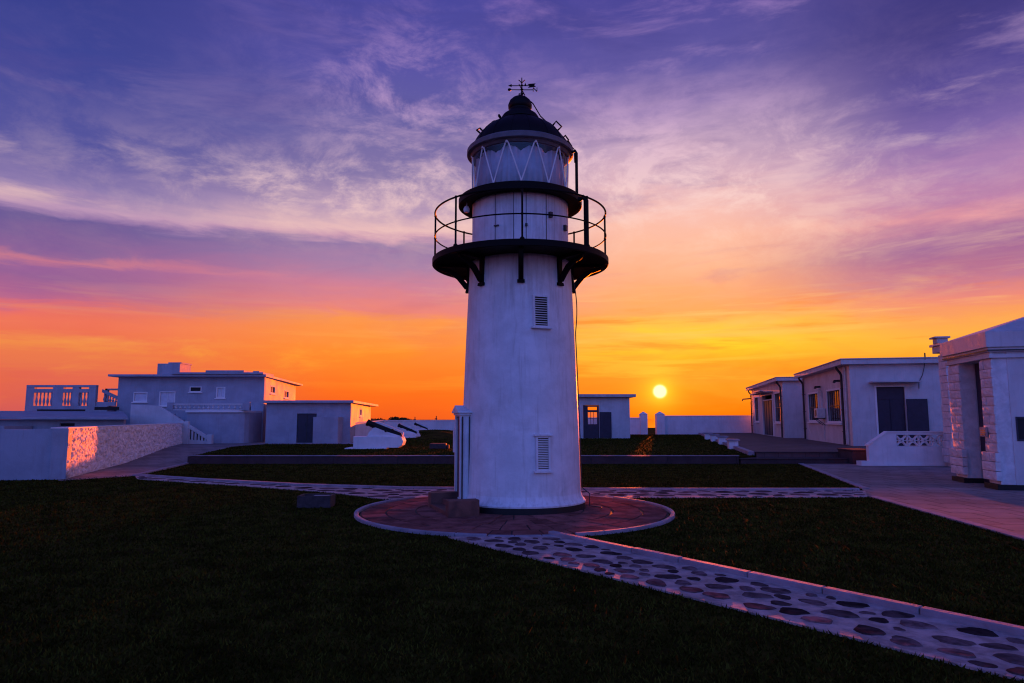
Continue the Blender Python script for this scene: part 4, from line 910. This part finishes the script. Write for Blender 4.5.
m = MB(); m.box((.97,-.03,0),(1.048,.05,2.68)); m.box((1.048,-.03,2.622),(2.202,.05,2.68)); m.build('door_frame', M['trim'], ha, bevel=.004)
m = MB(); m.box((2.22,-.10,.08),(3.06,-.05,2.08)); m.build('door_leaf', M['door'], ha, bevel=.005)
m = MB(); m.box((.75,-.55,2.80),(2.75,-.0,2.86)); m.build('door_canopy', M['roof'], ha, bevel=.008)
m = MB(); m.tube([(3.0,-.33,hfz+.2),(3.02,-.06,hfz-.2),(2.95,-.03,hfz-.5),(2.8,-.02,hfz-.8),(2.78,-.02,hfz-1.1)], .014, 6); m.tube([(3.0,-.32,hfz+.25),(3.0,-.32,hfz+.45)], .03, 8); m.build('wire', M['pipe'], ha)
m = MB(); m.box((-.03,.0,0),(-.002,.42,hfz-.02)); 
for y in (.6,.85): m.tube([(-.07,y,hfz-.05),(-.07,y,.05)], .045, 8)
m.tube([(-.05,10.3,hfz-.05),(-.05,10.3,.05)], .05, 8); m.build('white_pipe', M['wpipe'], ha, smooth=True)
m = MB(); m.box((-.42,5.0,1.25),(-.02,5.75,1.75)); ac = m.build('air_conditioner', M['wpipe'], ha, bevel=.015)
m = MB(); m.lathe([(.001,0),(.18,0),(.18,.015),(.001,.015)], 20, (0,0,0)); g_ = m.build('fan_grille', M['pipe'], ac); g_.rotation_euler = (0,-math.pi/2,0); g_.location = (-.421,5.38,1.5)
m = MB(); 
for y in (5.1,5.65): m.obox((-.02,y,1.2), (-.5,0,0), (0,.03,0), (0,0,.04)); m.obox((-.02,y,.85), (-.45,0,.36), (0,.03,0), (0,0,.04))
m.build('bracket', M['pipe'], ac)
m = MB(); m.tube([(-.1,5.2,1.75),(-.12,5.1,2.3),(-.25,4.9,2.75),(-.4,4.85,2.72)], .035, 8); m.tube([(-.06,5.6,1.76),(-.06,5.6,2.7)], .05, 8); m.tube([(-.04,5.35,1.2),(-.04,5.35,.05)], .02, 8); m.build('hose', M['wpipe'], ac, smooth=True)
for y, z in ((5.9,2.85),(1.75,2.95)):
    m = MB(); m.box((-.3,y-.06,z),(-.02,y+.06,z+.1)); m.lathe([(.001,-.1),(.07,-.09),(.05,0),(.001,.02)], 10, (-.28,y,z+.05)); m.build('wall_lamp', M['pipe'], ha)
hb2 = house(785, 438, 15.2, 8., .2, 'flat_roofed_house', 'farther flat roofed white house on the right terrace, canopy over its side door', W(783,381,43.4).z-ZP,
   [(.9,3.1,1.0,2.9),(11.2,13.2,1.0,2.9)], [(4.3,9.0,.02,2.9)], [.35,15.0])
m = MB(); m.box((.08,4.32,.03),(.14,9.0,2.5)); 
for y in (5.4,6.6,7.8): m.box((.05,y-.05,.03),(.08,y+.05,2.5))
m.build('door', M['door'], hb2); m = MB(); m.box((-.75,3.9,3.02),(-.0,10.2,3.1)); m.box((-.9,3.5,3.08),(-.7,6.5,3.14)); m.build('door_canopy', M['roof'], hb2, bevel=.01)
m = MB(); m.box((-.04,4.1,0),(.02,4.29,2.96)); m.box((-.04,9.01,0),(.02,9.2,2.96)); m.box((.0,4.3,2.52),(.04,9.0,2.6)); m.build('door_frame', M['trim'], hb2)
m = MB(); m.box((-.03,.0,0),(-.002,.3,3.4)); m.build('white_pipe', M['wpipe'], hb2)
m = MB(); m.tube([(-.1,15.1,2.9),(-.75,15.1,2.85),(-.8,15.1,2.7)], .05, 8); m.build('spout', M['pipe'], hb2)

# dark pier beside the steps and white ramp wall with pierced blocks
m = MB(); m.box((11.92,24.2,0),(12.66,25.25,.47)); m.box((11.88,24.16,.472),(12.68,25.27,.52)); tag(m.build('step_pier', M['riser'], bevel=.012), 'low dark stone pier closing the right end of the terrace steps', 'pier')
rw = thing('ramp_wall', 'white sloping ramp wall with a band of pierced flower blocks, in front of the nearer right house', 'wall', (0,23.4,0))
X = lambda px: (px-512)/F*(23.4*CT-.18)
z1, z2 = .68, 1.13; rx0, rx1, rx2, rx3 = X(869.5), X(889), X(898), 15.9; hz0, hz1 = .66, 1.05
m = MB(); m.xprism([(rx0,0),(rx1,0),(rx1,z2),(rx0,z1)], (0,0,0), UX, UY, .16); m.panel((rx1,0,0), UX, UY, rx3-rx1, z2, .16, [(rx2-rx1,rx3-rx1-.1,hz0,hz1)]); m.box((X(861),-.03,0),(rx0-.002,.3,.17)); m.box((rx0,-.05,0),(rx3,-.002,.08)); m.build('wall_body', M['white'], rw)
m = MB(); m.xprism([(rx0-.03,z1+.002),(rx1,z2+.002),(rx3,z2+.002),(rx3,z2+.04),(rx1,z2+.04),(rx0-.03,z1+.04)], (0,-.03,0), UX, UY, .22); m.build('coping', M['trim'], rw)
m = MB(); bs = (hz1-hz0)/1.0; nb = int((rx3-.1-rx2)/bs); bs2 = (rx3-.1-rx2)/nb
for i in range(nb):
    c = Vector((rx2+bs2*(i+.5),.08,(hz0+hz1)/2)); hh_ = bs2/2
    m.box((c.x-hh_+.001,.03,hz0+.002),(c.x-hh_+.025,.13,hz1-.002))
    for q in range(4):
        a = math.pi/4+q*math.pi/2; e = Vector((math.cos(a),0,math.sin(a)))
        m.obox(c+Vector((0,-.05,0))-Vector((-e.z,0,e.x))*.012, e*hh_*1.25, (0,.1,0), Vector((-e.z,0,e.x))*.024)
        a2 = q*math.pi/2; e2 = Vector((math.cos(a2),0,math.sin(a2))); cc = c+e2*hh_
        pts = [cc-e2*(hh_*.62)*math.cos(t)+Vector((-e2.z,0,e2.x))*(hh_*.62)*math.sin(t) for t in [(-1+2*k/6)*1.35 for k in range(7)]]
        for p0_, p1_ in zip(pts, pts[1:]): m.obox(p0_-UY*.045, p1_-p0_, (0,.09,0), (p1_-p0_).cross(UY).normalized()*.02)
m.box((rx2,.03,(hz0+hz1)/2-.01),(rx3-.1,.13,(hz0+hz1)/2+.01)); m.build('pierced_block', M['white'], rw)

# ------------------------------------------------------------------ right pavilion with rusticated pillars
PO = P(1001, 490.6); pvn = thing('gate_pavilion', 'white stone pavilion with rough block pillars and deep doorway at the right edge', 'gatehouse', (PO.x,PO.y,0), -R(12.2))
d0, d1, d2 = .58, 1.72, 2.4; ztl = W(991,352,PO.y).z; DW = 2.6
m = MB(); T = .0
m.panel((0,0,0), (0,1,0), (1,0,0), d2, ztl, .02, [(d0,d1,-.01+.01,2.86)]) if False else None
m.box((.03,.02,.0),(3.2,d0-.02,ztl)); m.box((.03,d1+.02,0),(3.2,d2-.02,ztl)); m.box((.05,d0-.02,3.03),(3.2,d1+.02,ztl)); m.box((2.2,d0-.02,0),(2.4,d1+.02,3.02))
m.panel((.32,0,0), (1,0,0), (0,1,0), 4.2, ztl, .03, [(.1,1.6,1.12,1.62)]); m.box((3.2,.03,0),(4.5,d2,ztl)); m.build('wall', M['dullwhite'], pvn)
m = MB(); m.box((.36,d0,0),(.41,d1-.0,3.01)); m.build('door', M['door'], pvn)
m = MB(); m.box((.42,.005,1.12),(1.92,.022,1.62)); wf_ = m.build('window', M['dark'], pvn); m = MB(); 
for z in (1.12,1.62): m.box((.40,-.02,z-.02),(1.94,-.003,z+.02))
m.box((.40,-.018,1.141),(.43,-.003,1.599)); m.build('frame', M['door'], wf_)
def rpillar(y0, y1, x0=-.0, front=True):
    m = MB(); z = .0; hs = .21; k = 0
    m.box((x0+.02,y0+.012,.13),(x0+.34,y1-.012,ztl-.14))
    while z < ztl-.3:
        zc = z; low = z < .72; ex = .075 if low else 0; h_ = min(hs, ztl-.14-z)
        if z >= .10:
            n = 2 if k % 2 else 1; cuts = [y0-ex*.6] + ([y0+(y1-y0)*random.uniform(.35,.65)] if n == 2 else []) + [y1+ex*.6]
            for a, b in zip(cuts, cuts[1:]):
                pr = random.uniform(0,.014)+ex
                # rough face: small grid with jitter, as a raised pillow
                na, nb_ = 5, 4; vs = []
                for j in range(nb_+1):
                    for i in range(na+1):
                        e = (0 < i < na) and (0 < j < nb_); d = (pr+random.uniform(.004,.02)) if e else pr
                        vs.append((x0-d, a+.006+(b-a-.012)*i/na, z+.006+(h_-.012)*j/nb_))
                o_i = len(vs); fsx = []
                for j in range(nb_):
                    for i in range(na): fsx.append((j*(na+1)+i, (j+1)*(na+1)+i, (j+1)*(na+1)+i+1, j*(na+1)+i+1))
                m.add(vs, fsx)
                m.box((x0-pr+.001,a+.006,z+.006),(x0+.03,b-.006,z+h_-.006))
            if front:
                pr = ex; m.box((x0-pr*.5,y0-ex-.010,z+.003),(x0+(.33 if k%2 else .3),y0+.02,z+h_-.003))
        z += hs; k += 1
    return m
for a, b in ((0,d0),(d1,d2)):
    rpillar(a, b, front=False).build('pillar', M['rust'], pvn, bevel=.006)
m = MB(); m.box((-.08,-.06,0),(4.5,d0+.03,.13)); m.box((-.08,d1-.03,0),(2.2,d2+.03,.13)); m.build('foot_band', M['darkband'], pvn, bevel=.006)
m = MB(); m.box((-.02,-.02,3.03),(.05,d2,ztl-.001)); m.box((-.05,-.05,ztl-.14),(4.6,d2+.05,ztl-.06)); m.build('frieze', M['dullwhite'], pvn, bevel=.008)
m = MB(); m.box((-.07,-.07,ztl),(4.6,d2+.07,ztl+.1)); m.box((-.12,-.12,ztl+.102),(4.6,d2+.12,ztl+.46)); cn = m.build('cornice', M['dullwhite'], pvn, bevel=.012)
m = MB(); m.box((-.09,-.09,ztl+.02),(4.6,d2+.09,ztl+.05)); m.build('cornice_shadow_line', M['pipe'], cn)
m = MB(); e = .11; zc_ = ztl+.462; m.add([(-e,-e,zc_),(4.6,-e,zc_),(4.6,d2+e,zc_),(-e,d2+e,zc_),(1.7,d2/2,zc_+.62),(4.6,d2/2,zc_+.62)], [(0,1,5,4),(1,2,5),(2,3,4,5),(3,0,4),(3,2,1,0)]); m.build('roof', M['dullwhite'], pvn)
m = MB(); m.box((-.07,.33,1.18),(-.035,.66,1.40)); pq = m.build('plaque', M['plaque'], pvn, bevel=.004)
m = MB(); 
for i in range(3): m.box((-.075,.38,1.22+.05*i),(-.0715,.61,1.235+.05*i))
m.build('lettering', M['pipe'], pq)
# rear wing
q0 = W(953.5,464,22.6); rwg = thing('rear_wing', 'rough block corner of the white wing standing behind the pavilion doorway', 'building', (q0.x,22.6,0), -R(12.2))
zrw = W(944,351,22.3).z
MB().box((.04,.04,0),(4,.6,zrw)).build('wall', M['dullwhite'], rwg); MB().box((-.06,-.06,0),(4,.04,.14)).build('foot_band', M['darkband'], rwg)
m = MB(); z = .14; k = 0
while z < zrw-.25:
    ex = .06 if z < .75 else 0; m.box((-ex-random.uniform(0,.03),-ex-random.uniform(0,.03),z+.005),((.55 if k%2 else .4),.62,z+.235)); z += .24; k += 1
m.build('quoin', M['rust'], rwg, bevel=.012)
m = MB(); m.box((-.15,-.15,zrw),(4,.7,zrw+.22)); m.box((-.22,-.22,zrw+.222),(4,.75,zrw+.3)); m.build('cornice', M['dullwhite'], rwg, bevel=.01)
m = MB(); m.box((-.24,0,zrw+.30),(.1,.35,zrw+.46)); m.box((-.32,-.06,zrw+.462),(.16,.42,zrw+.52)); m.build('rain_hopper', M['roof'], rwg, bevel=.01)

# ------------------------------------------------------------------ bushes and posts beyond the wall
def bush(px, py, Y, w_, h_, label, n=420, seed=1):
    rnd = random.Random(seed); base = W(px,py,Y); t = thing('shrub', label, 'shrub', (base.x,Y,0)); top = base.z
    m = MB()
    for k in range(6):
        a = rnd.uniform(0,6.28); m.tube([(0,0,0),(math.cos(a)*w_*.12,math.sin(a)*w_*.12,top*.5),(math.cos(a)*w_*.3,math.sin(a)*w_*.3,top*.92)], [.06,.04,.012], 6)
    m.build('stem', M['bark'], t)
    m = MB(); cl = [(rnd.uniform(-.38,.38)*w_, rnd.uniform(-.3,.3)*w_, top-h_*rnd.uniform(.35,1.1), rnd.uniform(.35,.6)*h_) for _ in range(12)]
    for _ in range(n*3):
        c = rnd.choice(cl); d = Vector((rnd.gauss(0,1),rnd.gauss(0,1),rnd.gauss(0,1))).normalized()*c[3]*rnd.random()**.4; p = Vector(c[:3])+Vector((d.x*1.5,d.y*1.5,d.z))
        if p.z > top: p.z = top-rnd.random()*.1
        s_ = rnd.uniform(.05,.1); u_ = Vector((rnd.gauss(0,1),rnd.gauss(0,1),rnd.gauss(0,1))).normalized(); v_ = u_.orthogonal().normalized()
        m.add([p-u_*s_, p+v_*s_*.45, p+u_*s_, p-v_*s_*.45], [(0,1,2,3)])
    m.build('crown', M['leaf'], t)
bush(376, 416.4, 53, 1.15, .8, 'dense dark flat-topped shrub just beyond the wall beside the annex', seed=3, n=900)
bush(396, 417.0, 55, 1.0, .55, 'wide dark rounded shrub beyond the wall between the first and second cannon', seed=5, n=600)
bush(405.5, 417.8, 56, .8, .5, 'smaller dark shrub touching the right side of the wide rounded shrub', seed=8, n=400)
for px, py, lab in ((415,416.8,'short thin post left of the tall one, beyond the wall'),(436.3,415.9,'taller thin post beyond the wall, close to the lighthouse')):
    p = W(px,py,56); m = MB(); m.tube([(0,0,0),(0,0,p.z)], [.05,.035], 8); m.box((-.12,-.03,p.z-.28),(.08,.03,p.z-.2)); tag(m.build('thin_post', M['bark'], loc=(p.x,56,0)), lab, 'post')
print('objects', len(bpy.data.objects))
